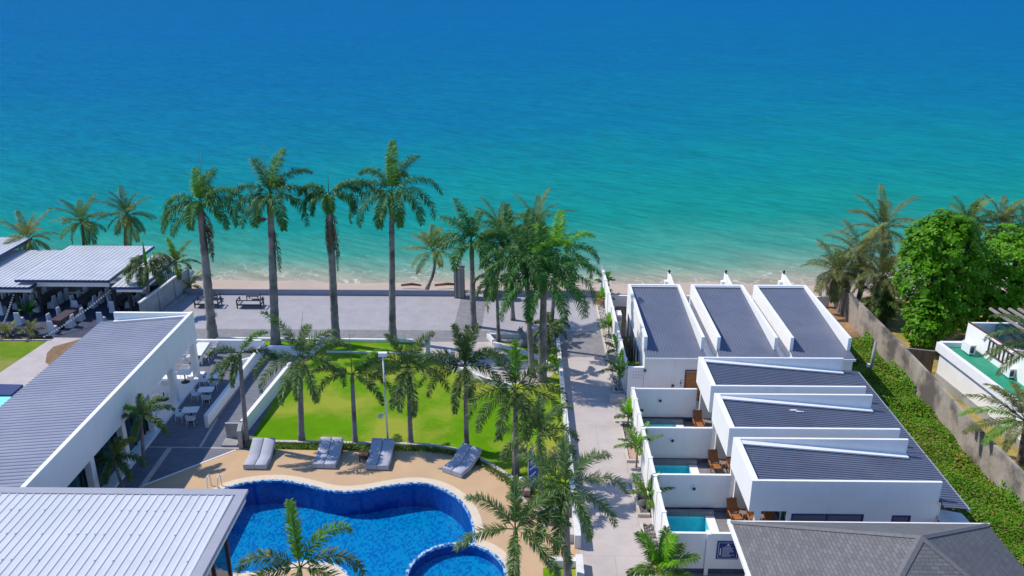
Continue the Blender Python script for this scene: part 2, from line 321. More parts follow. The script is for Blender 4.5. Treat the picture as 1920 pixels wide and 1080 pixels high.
    r4 = N.new('ShaderNodeMapRange'); r4.inputs['From Min'].default_value=.3; r4.inputs['From Max'].default_value=.7; r4.inputs['To Min'].default_value=.73; r4.inputs['To Max'].default_value=1.24; L.new(math_('ADD', math_('MULTIPLY', r1.outputs['Fac'], .78), math_('MULTIPLY', r2.outputs['Fac'], .22)), r4.inputs['Value'])
    mw = N.new('ShaderNodeMix'); mw.data_type='RGBA'; mw.blend_type='MULTIPLY'; mw.inputs['Factor'].default_value=1; L.new(rp.outputs['Color'], mw.inputs['A']); L.new(r4.outputs['Result'], mw.inputs['B'])
    mx = N.new('ShaderNodeMix'); mx.data_type='RGBA'; L.new(fm, mx.inputs['Factor']); L.new(mw.outputs['Result'], mx.inputs['A']); mx.inputs['B'].default_value=(.8,.78,.75,1)
    N.remove(B); df = N.new('ShaderNodeBsdfDiffuse'); gl = N.new('ShaderNodeBsdfGlossy'); gl.inputs['Roughness'].default_value=.22
    L.new(mx.outputs['Result'], df.inputs['Color']); L.new(bp.outputs['Normal'], df.inputs['Normal']); L.new(bp.outputs['Normal'], gl.inputs['Normal'])
    ms = N.new('ShaderNodeMixShader'); ms.inputs['Fac'].default_value=.02; L.new(df.outputs[0], ms.inputs[1]); L.new(gl.outputs[0], ms.inputs[2]); L.new(ms.outputs[0], N['Material Output'].inputs['Surface'])
    return m
M['sea'] = seamat()
M['seawall'] = mat('sea_wall_shade_tint', (.26,.275,.35), .7, .08, 1.5, fine=.05)  # blue grey is the shade of the landward face put into the wall colour
M['sand'] = mat('beach_sand', (.46,.36,.29), .95, .08, .5, bump=.15, bscale=5, c2=(.38,.31,.265), thr=(.5,.75), fine=.07)

# ------------------------------------------------------------------ light, sky, camera
EL = 50.0
SUN = Vector((-.955*math.cos(R(EL)), .297*math.cos(R(EL)), math.sin(R(EL))))
w = bpy.data.worlds.new('World'); sc.world = w; w.use_nodes = True
sk = w.node_tree.nodes.new('ShaderNodeTexSky'); sk.sky_type='NISHITA'; sk.sun_disc=False; sk.sun_elevation=R(EL); sk.sun_rotation=math.atan2(SUN.x, SUN.y)
sk.dust_density=.0; sk.ozone_density=10.0; sk.air_density=1.0
w.node_tree.links.new(sk.outputs[0], w.node_tree.nodes['Background'].inputs[0]); w.node_tree.nodes['Background'].inputs[1].default_value=.15
sl = bpy.data.lights.new('sun','SUN'); sl.energy=3.4; sl.angle=R(.53); sl.color=(1,.925,.79)
so = bpy.data.objects.new('sun', sl); col.objects.link(so); so.rotation_euler = (-SUN).to_track_quat('-Z','Y').to_euler(); so.location=(-60,20,80)
cd = bpy.data.cameras.new('camera'); cam = bpy.data.objects.new('camera', cd); col.objects.link(cam); sc.camera = cam
cam.location=(0,0,CAM_H); cam.rotation_euler=(R(90)-PITCH, 0, YAW); cd.sensor_width=36; cd.lens=FPX/1920*36; cd.clip_end=12000; cd.clip_start=.5
sc.view_settings.view_transform='Standard'; sc.view_settings.look='None'; sc.view_settings.exposure=.42; sc.view_settings.gamma=1
sc.cycles.max_bounces=8; sc.cycles.transparent_max_bounces=12

# ------------------------------------------------------------------ ground, beach, sea
def sheet(name, pts, z, m, n=None):
    b = MB(); k = len(pts); pts = [(p[0],p[1]) for p in pts]
    if sum(pts[i][0]*pts[(i+1)%k][1]-pts[(i+1)%k][0]*pts[i][1] for i in range(k)) < 0: pts = pts[::-1]
    b.poly([(x,y,z) for x,y in pts]); return struct(b.build(name, m))
def rect(x0,x1,y0,y1): return [(x0,y0),(x1,y0),(x1,y1),(x0,y1)]
def px(lst, z=0): return [tuple(at(x,y,z))[:2] for x,y in lst]

POOL = [(376,1062),(366,1030),(368,985),(384,945),(418,917),(452,907),(490,902),(520,901),(548,904),(575,910),(600,917),(625,922),(655,923),(690,919),(720,913),(750,908),(780,906),(806,909),(830,917),(852,930),(868,946),(879,965),(885,985),(887,1000),(885,1016)]
pool_top = px(POOL)
KC = Vector((-3.05,31.55)); KR = 2.17
def arc(c, r, a0, a1, n): return [(c[0]+r*math.cos(R(a0+(a1-a0)*i/n)), c[1]+r*math.sin(R(a0+(a1-a0)*i/n))) for i in range(n+1)]
kid_arc = arc(KC, KR+.17, 72, 205, 14)
lower = [(-6.2,29.2),(-7.2,30.3)] + px([(657,1080),(645,1067),(628,1056),(600,1052),(570,1050),(545,1055),(515,1066),(470,1071),(430,1074),(408,1072)])
pool_pts = pool_top + kid_arc + lower
def smooth_loop(p, it=1):
    for _ in range(it):
        q = []
        for i in range(len(p)):
            a, b = p[i], p[(i+1)%len(p)]
            q += [(.75*a[0]+.25*b[0], .75*a[1]+.25*b[1]), (.25*a[0]+.75*b[0], .25*a[1]+.75*b[1])]
        p = q
    return p
pool_pts = smooth_loop(pool_pts, 1)
kid_pts = arc(KC, KR, 0, 354, 59)
def offset_loop(p, d):
    k = len(p); ar = sum(p[i][0]*p[(i+1)%k][1]-p[(i+1)%k][0]*p[i][1] for i in range(k)); s = -1 if ar > 0 else 1
    out = []
    for i in range(k):
        a = Vector(p[i-1]); b = Vector(p[(i+1)%k]); t = (b-a)
        if t.length < 1e-6: t = Vector((1,0))
        t.normalize(); out.append((p[i][0] - t.y*d*s, p[i][1] + t.x*d*s))
    return out

def holed_ground(name, outer, holes, z, m):
    """level sheet with openings, filled by triangulating the boundary loops"""
    import bmesh
    bm = bmesh.new(); edges = []
    for lp in [outer]+holes:
        vs = [bm.verts.new((p[0],p[1],z)) for p in lp]
        edges += [bm.edges.new((vs[i], vs[(i+1)%len(vs)])) for i in range(len(vs))]
    bmesh.ops.triangle_fill(bm, edges=edges, use_beauty=True)
    for f in bm.faces:
        if f.normal.z < 0: f.normal_flip()
    me = bpy.data.meshes.new(name); bm.to_mesh(me); bm.free(); me.materials.append(m)
    o = bpy.data.objects.new(name, me); col.objects.link(o); return struct(o)

PLX0, PLX1 = 6.75, 9.1          # plunge pools
plunge = [(PLX0,PLX1,42.0,45.25),(PLX0,PLX1,37.4,40.75),(PLX0,PLX1,32.75,36.1)]
all_holes = [offset_loop(pool_pts, .02), offset_loop(kid_pts, .02)] + [rect(*p) for p in plunge]
holed_ground('ground', [(-160,-30),(160,-30),(160,66.3),(-160,66.3)], [list(h) for h in all_holes], -.02, M['soil'])
# beach: from the sea wall down under the water
b = MB()
import itertools
xs = [-160+4*i for i in range(81)]; prof = [(66.2,-.25),(68,-.35),(70,-.6),(72,-.98),(74,-1.3),(80,-2.2),(100,-5)]
def bz(x,y,z): return z + .12*math.sin(x*.31+y)*math.exp(-((y-70)/3)**2) + .06*math.sin(x*.83)
for x in xs:
    for y,z in prof: b.v.append((x, y, bz(x,y,z)))
K = len(prof)
for i in range(len(xs)-1):
    for j in range(K-1): b.face([i*K+j, (i+1)*K+j, (i+1)*K+j+1, i*K+j+1], True)
struct(b.build('beach_sand', M['sand']))
b = MB()
sxs = [-3500,-1200,-400,-160,-80,-40,0,40,80,160,400,1200,3500]; sys_ = [69,75,85,100,130,180,260,400,700,1400,3000,7000]
for x in sxs:
    for y in sys_: b.v.append((x,y,-1.0))
for i in range(len(sxs)-1):
    for j in range(len(sys_)-1): K=len(sys_); b.face([i*K+j,(i+1)*K+j,(i+1)*K+j+1,i*K+j+1])
struct(b.build('sea', M['sea']))

# pavements (each sheet a few millimetres above the next)
sheet('terrace', rect(-29.0,5.75,59.1,66.25), .0, M['terrace'])
sheet('terrace_cross_path', [(-5.45,59.1),(-3.3,59.1),(-3.15,66.2),(-5.3,66.2)], .005, M['greypav'])
sheet('grey_walk', rect(-29.0,5.75,56.6,59.1), .004, M['greypav'])
sheet('grey_walk_landing', rect(2.6,5.75,54.6,56.6), .004, M['greypav'])
sheet('path', rect(2.5,6.5,20,54.6), .0, M['path'])
sheet('entrance_landing', px([(785,641),(917,641),(960,668),(1040,700),(1012,722),(910,716),(865,690),(800,668)]), .009, M['path'])
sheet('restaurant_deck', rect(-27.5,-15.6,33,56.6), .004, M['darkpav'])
holed_ground('pool_deck', [(-22.2,33.2)]+px([(268,911),(440,845),(500,842),(600,845),(700,845),(800,846),(850,852),(900,868),(930,878),(955,895),(975,925),(992,955)])+[(.75,36.2),(2.6,36.2),(2.6,33.0),(2.0,31.8),(2.0,24),(-22.2,24)], [offset_loop(pool_pts,.02), offset_loop(kid_pts,.02)], .009, M['deck'])
sheet('lawn', [(-15.9,42.15),(-16.0,51),(-14.9,54.6),(-14.6,57.0),(2.55,57.0),(2.55,36.2),(1.0,36.2),(.5,37.6),(-.3,39.0),(-1.2,40.1),(-2.4,40.95),(-4,41.75),(-5.5,42.0)], .006, M['lawn'])
sheet('side_lawn', px([(-120,640),(88,640),(-120,778)]), .006, M['lawn2'])
sheet('side_path', px([(88,640),(100,632),(190,632),(-60,830),(-120,830),(-120,778)]), .003, M['path'])
sheet('brown_patch', px([(100,650),(150,636),(185,632),(110,695),(85,680),(88,662)]), .008, M['soil'])  # flat brown patch with an irregular outline on the side path
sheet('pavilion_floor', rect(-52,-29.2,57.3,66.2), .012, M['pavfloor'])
sheet('courtyard_floor_gap', rect(6.5,24.9,46,48.4), .0, M['path'])
holed_ground('courtyard_floor', rect(6.5,20.3,24,46), [rect(*p) for p in plunge], .004, M['greypav'])
sheet('service_strip', rect(20.3,25.3,26,63), .0, M['soil'])
sheet('leaf_litter', px([(1530,555),(1580,556),(1615,620),(1592,625),(1560,590)]), .006, M['redsoil'])
sheet('neighbour_yard', rect(25.3,60,26,66.2), .0, M['dry'])

# ------------------------------------------------------------------ sea wall, stone gate pillars
b = MB(); b.box(-28.8,-4.95,66.2,66.32,-1,.5); o = b.build('sea_wall', M['seawall']); tag(o, 'long low sea wall, shade tinted blue grey into its colour, along the beach edge of the terrace, left of the stone gate pillars', 'wall')
b = MB(); b.box(-2.6,6.3,66.2,66.32,-1,.5); o = b.build('sea_wall', M['seawall']); tag(o, 'short low sea wall at the terrace edge between the gate pillars and the villas', 'wall')
def gate_pillar(pxx, pyy, label, h):
    c = at(pxx, pyy); t = thing('stone_pillar', label, 'pillar', c, 'stone gate pillars')
    b = MB(); b.box(-.42,.42,-.4,.4,0,h); b.box(-.46,.46,-.44,.44,h,h+.08); lpart(b,'column',M['pillarstone'],t)
    b = MB(); b.lathe((0,0), [(.12,h+.08),(.12,h+.16)]); b.ball((0,0,h+.4),.27,14); lpart(b,'globe_lamp',M['white'],t)
gate_pillar(862,556,'stacked stone gate pillar with white globe standing in the open, left of the royal palm',2.55)
gate_pillar(919,557,'stacked stone gate pillar half hidden behind palm fronds',2.55)
for name, pts, z1, lab in [('log', [(752,537),(790,537)], .2, 'short driftwood log on the sand left of the yellow coconut palm'), ('log', [(815,537),(865,536)], .18, 'long thin driftwood log on the sand right of the yellow coconut palm')]:
    a, c = [at(x,y,-.35) for x,y in pts]; b = MB(); b.tube([a+Vector((0,0,.12)), a.lerp(c,.5)+Vector((0,.15,.16)), c+Vector((0,0,.1))], [.1,.13,.07], 7); tag(b.build(name, M['brown']), lab, 'driftwood', 'driftwood logs on the beach')

# ------------------------------------------------------------------ corrugated sheet
def corrugated(b, x0, x1, y0, y1, za, zb, along, pitch, rh=.035):
    """ribs run along X or Y; za/zb = height at the start and end of the ribs"""
    L0, L1 = (y0,y1) if along=='X' else (x0,x1)
    n = max(2, int(round((L1-L0)/pitch))); pitch = (L1-L0)/n; prof=[]
    for i in range(n):
        s = L0+i*pitch; prof += [(s,0),(s+pitch*.62,0),(s+pitch*.72,rh),(s+pitch*.9,rh)]
    prof.append((L1,0)); k = len(b.v)
    for s, h in prof:
        if along=='X': b.v += [(x0,s,za+h),(x1,s,zb+h)]
        else: b.v += [(s,y0,za+h),(s,y1,zb+h)]
    for i in range(len(prof)-1):
        q = [k+2*i, k+2*i+1, k+2*i+3, k+2*i+2]; b.face(q if along=='X' else q[::-1])
    # underside
    if along=='X': b.poly([(x0,y0,za-.05),(x0,y1,za-.05),(x1,y1,zb-.05),(x1,y0,zb-.05)])
    else: b.poly([(x0,y0,za-.05),(x0,y1,zb-.05),(x1,y1,zb-.05),(x1,y0,za-.05)])

# ------------------------------------------------------------------ row villas
def row_villa(Yn, Yf, label, windows):
    X0, X1, XR, T = 10.33, 18.88, 19.95, 4.1
    t = thing('pool_villa', label, 'villa', (X0,(Yn+Yf)/2,0), 'white pool villas in a row')
    b = MB(); b.box(X0,X0+.3,Yn,Yf,2.45,T); b.build('front_parapet', M['white'], t)
    b = MB(); b.box(X0+.302,12.9,Yn+.145,Yf-.145,2.5,2.56); b.build('porch_ceiling', M['white'], t)
    b = MB(); b.box(12.7,12.75,Yn+.145,Yf-.145,.06,2.49); g_=b.build('glazed_door', M['glass'], t)
    b = MB(); b.box(12.64,12.699,Yn+.145,Yf-.145,2.38,2.49)
    for k in range(4): yy=Yn+.16+k*(Yf-Yn-.4)/3; b.box(12.65,12.698,yy,yy+.08,.06,2.378)
    b.build('door_frame', M['metalwhite'], g_)
    b = MB(); b.box(X0+.302,X1,Yf-.14,Yf-.002,0,T); b.build('side_wall', M['white'], t)
    b = MB(); ops = windows; zs = 0; x = X0+.302
    for (a,c,z0,z1,k) in ops:
        b.box(x,a,Yn+.002,Yn+.14,0,T); b.box(a,c,Yn+.002,Yn+.14,z1,T)
        if z0>0: b.box(a,c,Yn+.002,Yn+.14,0,z0)
        x = c
    b.box(x,X1,Yn+.002,Yn+.14,0,T); b.build('side_wall', M['white'], t)
    for (a,c,z0,z1,k) in ops:
        if k=='glass':
            f = MB(); f.box(a,c,Yn-.02,Yn+.10,z1-.07,z1); f.box(a,c,Yn-.02,Yn+.10,z0,z0+.06); f.box(a,a+.06,Yn-.02,Yn+.10,z0+.06,z1-.07); f.box(c-.06,c,Yn-.02,Yn+.10,z0+.06,z1-.07)
            nm = int((c-a)/1.1)
            for i in range(1,nm): xx=a+(c-a)*i/nm; f.box(xx-.025,xx+.025,Yn-.018,Yn+.09,z0+.06,z1-.07)
            fr = f.build('window', M['signblue'], t)
            g = MB(); g.box(a+.06,c-.06,Yn+.03,Yn+.05,z0+.06,z1-.07); g.build('pane', M['blueglass'], fr)
    b = MB(); b.box(18.9,19.1,Yn+.15,Yf-.15,0,2.95); b.build('back_wall', M['white'], t)
    sl = lambda x: 3.92-(x-X0)*.086
    b = MB(); corrugated(b, X0+.3, XR, Yn+.14, Yf-.14, sl(X0+.3), sl(XR), 'X', .20, .042)
    corrugated(b, X1+.02, XR, Yn-.55, Yn+.14, sl(X1+.02), sl(XR), 'X', .19); corrugated(b, X1+.02, XR, Yf-.14, Yf+.2, sl(X1+.02), sl(XR), 'X', .19)
    b.build('roof', M['roof_blue'], t)
    b = MB()
    xa, xb = X0+.32, X1
    for ya, yb in ((Yf-.50,Yf-.143),(Yn+.143,Yn+.2)):
        b.hexa([(xa,ya,sl(xa)+.065),(xb,ya,sl(xb)+.065),(xb,yb,sl(xb)+.065),(xa,yb,sl(xa)+.065),(xa,ya,sl(xa)+.14),(xb,ya,sl(xb)+.14),(xb,yb,sl(xb)+.14),(xa,yb,sl(xa)+.14)])
    b.box(X0+.303,X0+.36,Yn+.2,Yf-.27,sl(X0)-.02,sl(X0)+.05)
    b.build('flashing', M['metalwhite'], t)
    b = MB(); b.box(XR-.02,XR+.1,Yn-.55,Yf+.2,sl(XR)-.14,sl(XR)-.02); b.build('gutter', M['trim'], t)
    return t
row_villa(42.39,46.15,'white pool villa farthest up the row, beside the wooden door wall',[])
row_villa(37.80,41.57,'white pool villa in the middle of the row, its roof marked with a pale patch',[])
row_villa(33.13,36.95,'white pool villa nearest the grey shingle roof, with side windows',[(10.9,12.1,0,2.48,'open'),(12.3,15.6,.5,2.36,'glass'),(16.9,17.75,1.2,2.32,'glass')])
b = MB()
for (x,y,rz,r) in [(14.4,40.6,.3,.16),(14.65,40.5,-.2,.12),(14.85,40.5,.7,.08)]:
    z = 3.92-(x-10.33)*.086+.045; b.prism([(x+r*1.5*math.cos(a*.9+rz)*(1+.2*math.sin(a*3)),y+r*.55*math.sin(a*.9+rz)) for a in range(7)], z, z+.012)
tag(b.build('leaf_scraps', M['cloth']), 'pale scraps lying on the middle pool villa roof', 'debris')

# garden walls between courtyards
for i, yw in enumerate((45.69,41.11,36.53,31.87)):
    lab = ['white courtyard wall with a round lamp, nearest the wooden door','white courtyard wall above the shaded upper plunge pool','white courtyard wall just above the lowest turquoise plunge pool','white courtyard wall carrying the blue notice, nearest the bottom edge'][i]
    t = thing('courtyard_wall', lab, 'wall', (6.5,yw,0), 'white courtyard walls')
    b = MB(); xe = 10.31 if i<3 else 10.2
    b.box(6.6,xe,yw-.07,yw+.07,0,2.2); b.build('panel', M['white'], t)
    b = MB(); b.box(6.62,xe,yw-.085,yw-.072,.02,.30); b.build('skirting', M['slate'], t)
    if i==3: b = MB(); b.box(8.18,8.36,yw-.16,yw+.16,0,2.23); b.build('pier', M['white'], t)
for i in range(3):
    yw = (45.69,41.11,36.53)[i]; x = 8.15 + (.35 if i==2 else 0)
    t = thing('wall_lamp', 'small round black and white wall lamp on the %s courtyard wall' % ['uppermost','second','third'][i], 'lamp', (x,yw-.1,1.45), 'round lamps on the courtyard walls')
    b = MB(); b.tube([(x,yw-.075,1.45),(x,yw-.14,1.45)],[.16,.13],12); b.build('rim', M['metalwhite'], t)
    b = MB(); b.tube([(x,yw-.14,1.45),(x,yw-.17,1.45)],[.09,.08],12); b.build('lens', M['dark'], t)
# outer walls toward the path, one per courtyard
for i,(ya,yb) in enumerate(((41.2,45.76),(36.62,41.04),(31.96,36.46),(25,31.8))):
    t = thing('street_wall', ['white outer wall of the courtyard nearest the wooden door, facing the path','white outer wall of the middle courtyard facing the path','white outer wall of the courtyard with the lowest plunge pool, facing the path','white outer wall at the bottom edge, behind the big fan of green palm leaves'][i], 'wall', (6.5,yb,0), 'white outer walls along the path')
    b = MB(); b.box(6.42,6.58,ya,yb,0,2.2 if i<3 else 1.5); b.build('panel', M['white'], t)
    for k in range(2):
        yy = ya+(yb-ya)*(.32+.36*k); b = MB(); b.box(6.39,6.62,yy-.08,yy+.08,0,2.23 if i<3 else 1.53); b.build('pier', M['white'], t)
    b = MB(); b.box(6.39,6.63,yb-.16,yb+.02,0,2.24 if i<3 else 1.53); b.build('pier', M['white'], t)
# plunge pools
for i,(x0,x1,y0,y1) in enumerate(plunge):
    t = thing('plunge_pool', ['shaded pale blue plunge pool in the uppermost villa courtyard','turquoise plunge pool with white step in the middle courtyard','turquoise plunge pool with jets in the lowest courtyard'][i], 'pool', ((x0+x1)/2,(y0+y1)/2,0), 'plunge pools in the courtyards')
    b = MB(); b.poly([(x0,y0,-.8),(x1,y0,-.8),(x1,y1,-.8),(x0,y1,-.8)])
    for p,q in (((x0,y0),(x1,y0)),((x1,y0),(x1,y1)),((x1,y1),(x0,y1)),((x0,y1),(x0,y0))): b.poly([(p[0],p[1],-.8),(p[0],p[1],.02),(q[0],q[1],.02),(q[0],q[1],-.8)])
    b.build('basin', M['tealtile'], t)
    b = MB(); b.poly([(x0,y0,-.10),(x1,y0,-.10),(x1,y1,-.10),(x0,y1,-.10)]); b.build('water', M['teal'], t)
    b = MB(); b.box(x1-1.0,x1-.002,y0+.002,y0+1.6,-.79,-.03); b.box(x1-1.6,x1-1.002,y0+.5,y0+1.5,-.79,-.4); b.build('step', M['white'], t)
    b = MB(); b.box(x1,x1+.45,y0,y1,.004,.06); b.build('coping', M['white'], t)
    b = MB(); b.box(x0,x1+.45,y1,y1+.2,.004,.3); b.build('ledge', M['greypav'], t)
    if i==2:
        for k in (0,1): b = MB(); b.tube([(x1-1.75+.3*k,y0+1.2,-.79),(x1-1.75+.3*k,y0+1.2,-.72)],.08,8); b.build('jet', M['paint'], t)

# blue notice on the nearest courtyard wall
t = thing('notice_board', 'navy blue notice board with white text lines on the nearest courtyard wall', 'sign', (9.17,31.75,1.35))
b = MB(); b.box(8.68,9.66,31.755,31.795,.86,1.82); b.build('board', M['signblue'], t)
b = MB()
for a in ((8.74,9.60,.915,.93),(8.74,9.60,1.75,1.765),(8.74,8.755,.93,1.75),(9.585,9.60,.93,1.75)): b.box(a[0],a[1],31.748,31.754,a[2],a[3])
b.build('border', M['paint'], t)
b = MB(); rr = random.Random(3)
b.tube([(9.17,31.753,1.66),(9.17,31.748,1.66)],.045,10); b.box(9.06,9.28,31.748,31.754,1.575,1.60)
for k in range(9):
    z = 1.50-.06*k; b.box(8.92,8.92+rr.uniform(.32,.62),31.748,31.754,z,z+.018)
b.box(8.82,8.86,31.748,31.754,1.06,1.45)
b.build('lettering', M['paint'], t)

# ------------------------------------------------------------------ loungers and furniture of teak
def teak_chair(loc, rz, label, sc_=1.0):
    t = thing('teak_lounge_chair', label, 'chair', loc, 'teak lounge chairs by the villas', rz); t.scale=(.82,.82,.82)
    # faces -Y, back toward +Y
    b = MB()
    for k in range(6): b.box(-.32,.32,-.62+k*.125,-.62+k*.125+.105,.33-.006*k,.36-.006*k)
    lpart(b,'seat',M['teak'],t)
    b = MB()
    for k in range(7):
        y=.16+k*.062; z=.34+k*.105; b.hexa([(-.32,y,z),(.32,y,z),(.32,y+.03,z-.02),(-.32,y+.03,z-.02),(-.32,y+.06,z+.108),(.32,y+.06,z+.108),(.32,y+.09,z+.088),(-.32,y+.09,z+.088)])
    lpart(b,'backrest',M['teak'],t)
    for s in (-1,1):
        b = MB(); b.box(s*.36-.03,s*.36+.03,-.55,.30,.52,.56); lpart(b,'armrest',M['teak'],t)
        for y in (-.52,.2): b = MB(); b.box(s*.36-.03,s*.36+.03,y-.03,y+.03,0,.52); lpart(b,'leg',M['teak'],t)
    return t
ch = teak_chair((10.4,45.0,.004),0,'brown teak lounge chair alone in the shade of the uppermost courtyard')
G='teak lounge chairs by the villas'
dup(ch,(10.45,40.55,.004),R(4),'orange teak lounge chair in front of the middle villa, on the plunge pool side',G); dup(ch,(11.4,40.35,.004),R(4),'orange teak chair half hidden under the porch of the middle villa',G)
dup(ch,(10.5,36.0,.004),R(8),'orange teak lounge chair near the lowest plunge pool, outermost at the nearest villa',G); dup(ch,(11.38,35.75,.004),R(6),'sunlit orange teak chair at the porch opening of the nearest villa',G)
dup(ch,(12.15,35.0,.004),R(20),'dark teak chair deepest inside the porch opening of the nearest villa',G)

# ------------------------------------------------------------------ seaside villas
for i,(x0,x1) in enumerate(((7.5,11.28),(12.07,15.85),(16.64,20.42))):
    t = thing('seaside_villa', ['white seaside villa nearest the path, dark roof sloping from the sea','white seaside villa in the middle of the three by the beach','white seaside villa beside the old concrete wall and coconut palms'][i], 'villa', ((x0+x1)/2,53,0), 'three seaside villas')
    yf, yn, ye, T = 58.4, 49.0, 47.95, 4.1
    b = MB(); b.box(x0,x1,yf-.22,yf,-.5,T); b.build('sea_wall_end', M['white'], t)
    sl = lambda y: 3.94-(yf-y)*.078
    for nm, a, c in (('left',x0,x0+.2),('right',x1-.2,x1)):
        b = MB(); yb = yf-.222
        b.hexa([(a,yn,sl(yn)-.05),(c,yn,sl(yn)-.05),(c,yb,0),(a,yb,0),(a,yn,T),(c,yn,T),(c,yb,T),(a,yb,T)])
        b.box(a+.002,c-.002,48.52,yn+3,0,sl(yn)-.06)
        b.build('side_wall', M['white'], t)
    b = MB(); corrugated(b, x0+.2, x1-.2, yn, yf-.22, sl(yn), sl(yf-.22), 'Y', .185); corrugated(b, x0, x1, ye, yn, sl(ye), sl(yn), 'Y', .185); b.build('roof', M['roof_blue'], t)
    b = MB(); b.box(x0+.2,x1-.2,yf-.32,yf-.222,sl(yf)+.02,sl(yf)+.08); b.box(x0,x1,ye-.06,ye,sl(ye)-.12,sl(ye)+.02); b.build('flashing', M['metalwhite'], t)
    b = MB(); b.box(x0,x1,48.3,48.5,0,sl(48.4)-.08)
    o = b.build('back_wall', M['white'], t)
    if i==0:
        d = MB(); d.box(10.15,11.02,48.24,48.298,0,2.0); dr = d.build('door', M['teak'], t)
        d = MB()
        for k in range(4): d.box(10.22,10.95,48.225,48.238,.15+.47*k,.55+.47*k)
        d.build('door_panel', M['teak'], dr)
        d = MB(); d.box(10.07,10.148,48.23,48.297,0,2.08); d.box(11.022,11.1,48.23,48.297,0,2.08); d.box(10.07,11.1,48.23,48.297,2.082,2.16); d.build('door_frame', M['brown'], t)
    # glazing along the left flank
    b = MB(); b.box(x0-.03,x0-.004,50.5,57.2,.1,2.4); b.build('glazed_front', M['blueglass'], t)
    b = MB()
    for k in range(6): yy=50.5+k*1.32; b.box(x0-.06,x0-.031,yy,yy+.07,.1,2.42)
    b.box(x0-.065,x0-.0305,50.4,57.3,2.4,2.5)
    b.build('window_frame', M['metalwhite'], t)
b = MB(); b.box(6.5,7.48,48.3,48.5,0,2.3); o = b.build('number_wall', M['white']); 
t = thing('pierced_wall', 'white end wall with a grid of small dark slots beside the wooden door', 'wall', (6.95,48.4,0)); o.parent = t; o.matrix_parent_inverse = t.matrix_basis.inverted(); o.name='panel'
b = MB()
for r_ in range(3):
    for c_ in range(4): x=6.78+c_*.17; z=2.0-r_*.2; b.box(x,x+.10,48.293,48.298,z,z+.025); b.box(x+.02,x+.08,48.292,48.2985,z-.07,z-.05)
b.build('slot', M['trim'], t)
for j,(x,z,lab) in enumerate([(7.55,2.05,'small black wall lamp beside the pierced wall slots'),(9.35,1.0,'small black lamp low on the wall left of the wooden door')]):
    t = thing('wall_light', lab, 'lamp', (x,48.25,z)); b = MB(); b.box(x-.07,x+.07,48.2,48.296,z-.05,z+.13); b.build('housing', M['dark'], t); b = MB(); b.box(x-.05,x+.05,48.19,48.199,z-.03,z+.03); b.build('lens', M['cloth'], t)
b = MB()
for k,(z,r_) in enumerate(((1.42,.035),(1.25,.06),(1.08,.035))): b.tube([(9.85,48.296,z),(9.85,48.27,z)],r_,8)
tag(b.build('door_plaque', M['dark']), 'row of small black dots beside the wooden door', 'sign')
# boundary wall on the path side, stepped piers, up to the beach
t = thing('stepped_wall', 'white boundary wall with piers between the path planting and the seaside villas', 'wall', (6.5,57,0))
b = MB(); b.box(6.42,6.58,49.2,66.9,-.4,2.15); b.build('panel', M['white'], t)
for k in range(6): yy=49.9+k*2.9; b = MB(); b.box(6.38,6.62,yy-.09,yy+.09,0,2.19); b.build('pier', M['white'], t)
b = MB(); b.hexa([(6.4,66.92,-.6),(6.6,66.92,-.6),(6.6,68.6,-.9),(6.4,68.6,-.9),(6.4,66.92,2.6),(6.6,66.92,2.6),(6.6,68.6,.2),(6.4,68.6,.2)]); b.build('pointed_end', M['white'], t)
b = MB(); b.box(6.6,24.5,64.2,64.4,-.5,.9); tag(b.build('beach_wall', M['white']), 'low white beach wall behind the three seaside villas', 'wall')
for i,x in enumerate((11.67,16.24,20.9)):
    t = thing('pointed_fin_wall', 'pointed white fin wall on the beach side, %s' % ['between the first and middle seaside villas','between the middle and last seaside villas','past the last seaside villa by the coconut palms'][i], 'wall', (x,62,0), 'pointed fin walls on the beach side')
    b = MB(); b.hexa([(x-.1,58.6,-.5),(x+.1,58.6,-.5),(x+.1,65.4,-.5),(x-.1,65.4,-.5),(x-.1,58.6,1.9),(x+.1,58.6,1.9),(x+.1,65.4,2.5),(x-.1,65.4,2.5)]); b.box(x-.35,x-.102,64.9,65.3,-.5,1.9); b.build('panel', M['white'], t)
    b = MB(); b.lathe((x,65.2),[(.06,2.5),(.06,2.58),(.10,2.6),(.09,2.74),(.03,2.8)],8); b.build('lamp', M['dark'], t)
for i,x in enumerate((11.29,15.86)):
    b = MB(); b.box(x+.005,x+.765,48.0,58.3,2.5,2.62); b.box(x+.005,x+.765,48.3,48.5,0,2.495); tag(b.build('gutter_slab', M['white']), 'white slab in the gap between the %s seaside villas' % ['first and middle','middle and last'][i], 'roof slab', 'white slabs between the seaside villas')
t = thing('air_conditioner', 'white outdoor air conditioner in the shaded passage beside the first seaside villa', 'air conditioner', (6.95,58.6,0))
b = MB(); b.box(6.72,7.12,57.9,58.8,1.25,1.85); b.build('casing', M['metalwhite'], t); b = MB(); b.tube([(6.92,57.89,1.55),(6.92,57.87,1.55)],.2,12); b.build('fan_grille', M['trim'], t); b=MB(); b.box(6.76,7.1,58.0,58.7,0,1.245); b.build('bracket', M['white'], t)
t = thing('lean_to', 'stained white lean-to roof beside the nearest pool villa', 'lean-to', (19.6,32.4,0))
b = MB(); b.hexa([(19.0,31.2,2.15),(20.7,31.2,1.85),(20.5,33.9,1.85),(19.0,33.9,2.15),(19.0,31.2,2.22),(20.7,31.2,1.92),(20.5,33.9,1.92),(19.0,33.9,2.22)]); b.build('roof', M['white2'], t)
b = MB(); b.box(20.4,20.5,31.4,31.5,0,1.84); b.box(20.3,20.4,33.6,33.7,0,1.84); b.build('post', M['metalwhite'], t)

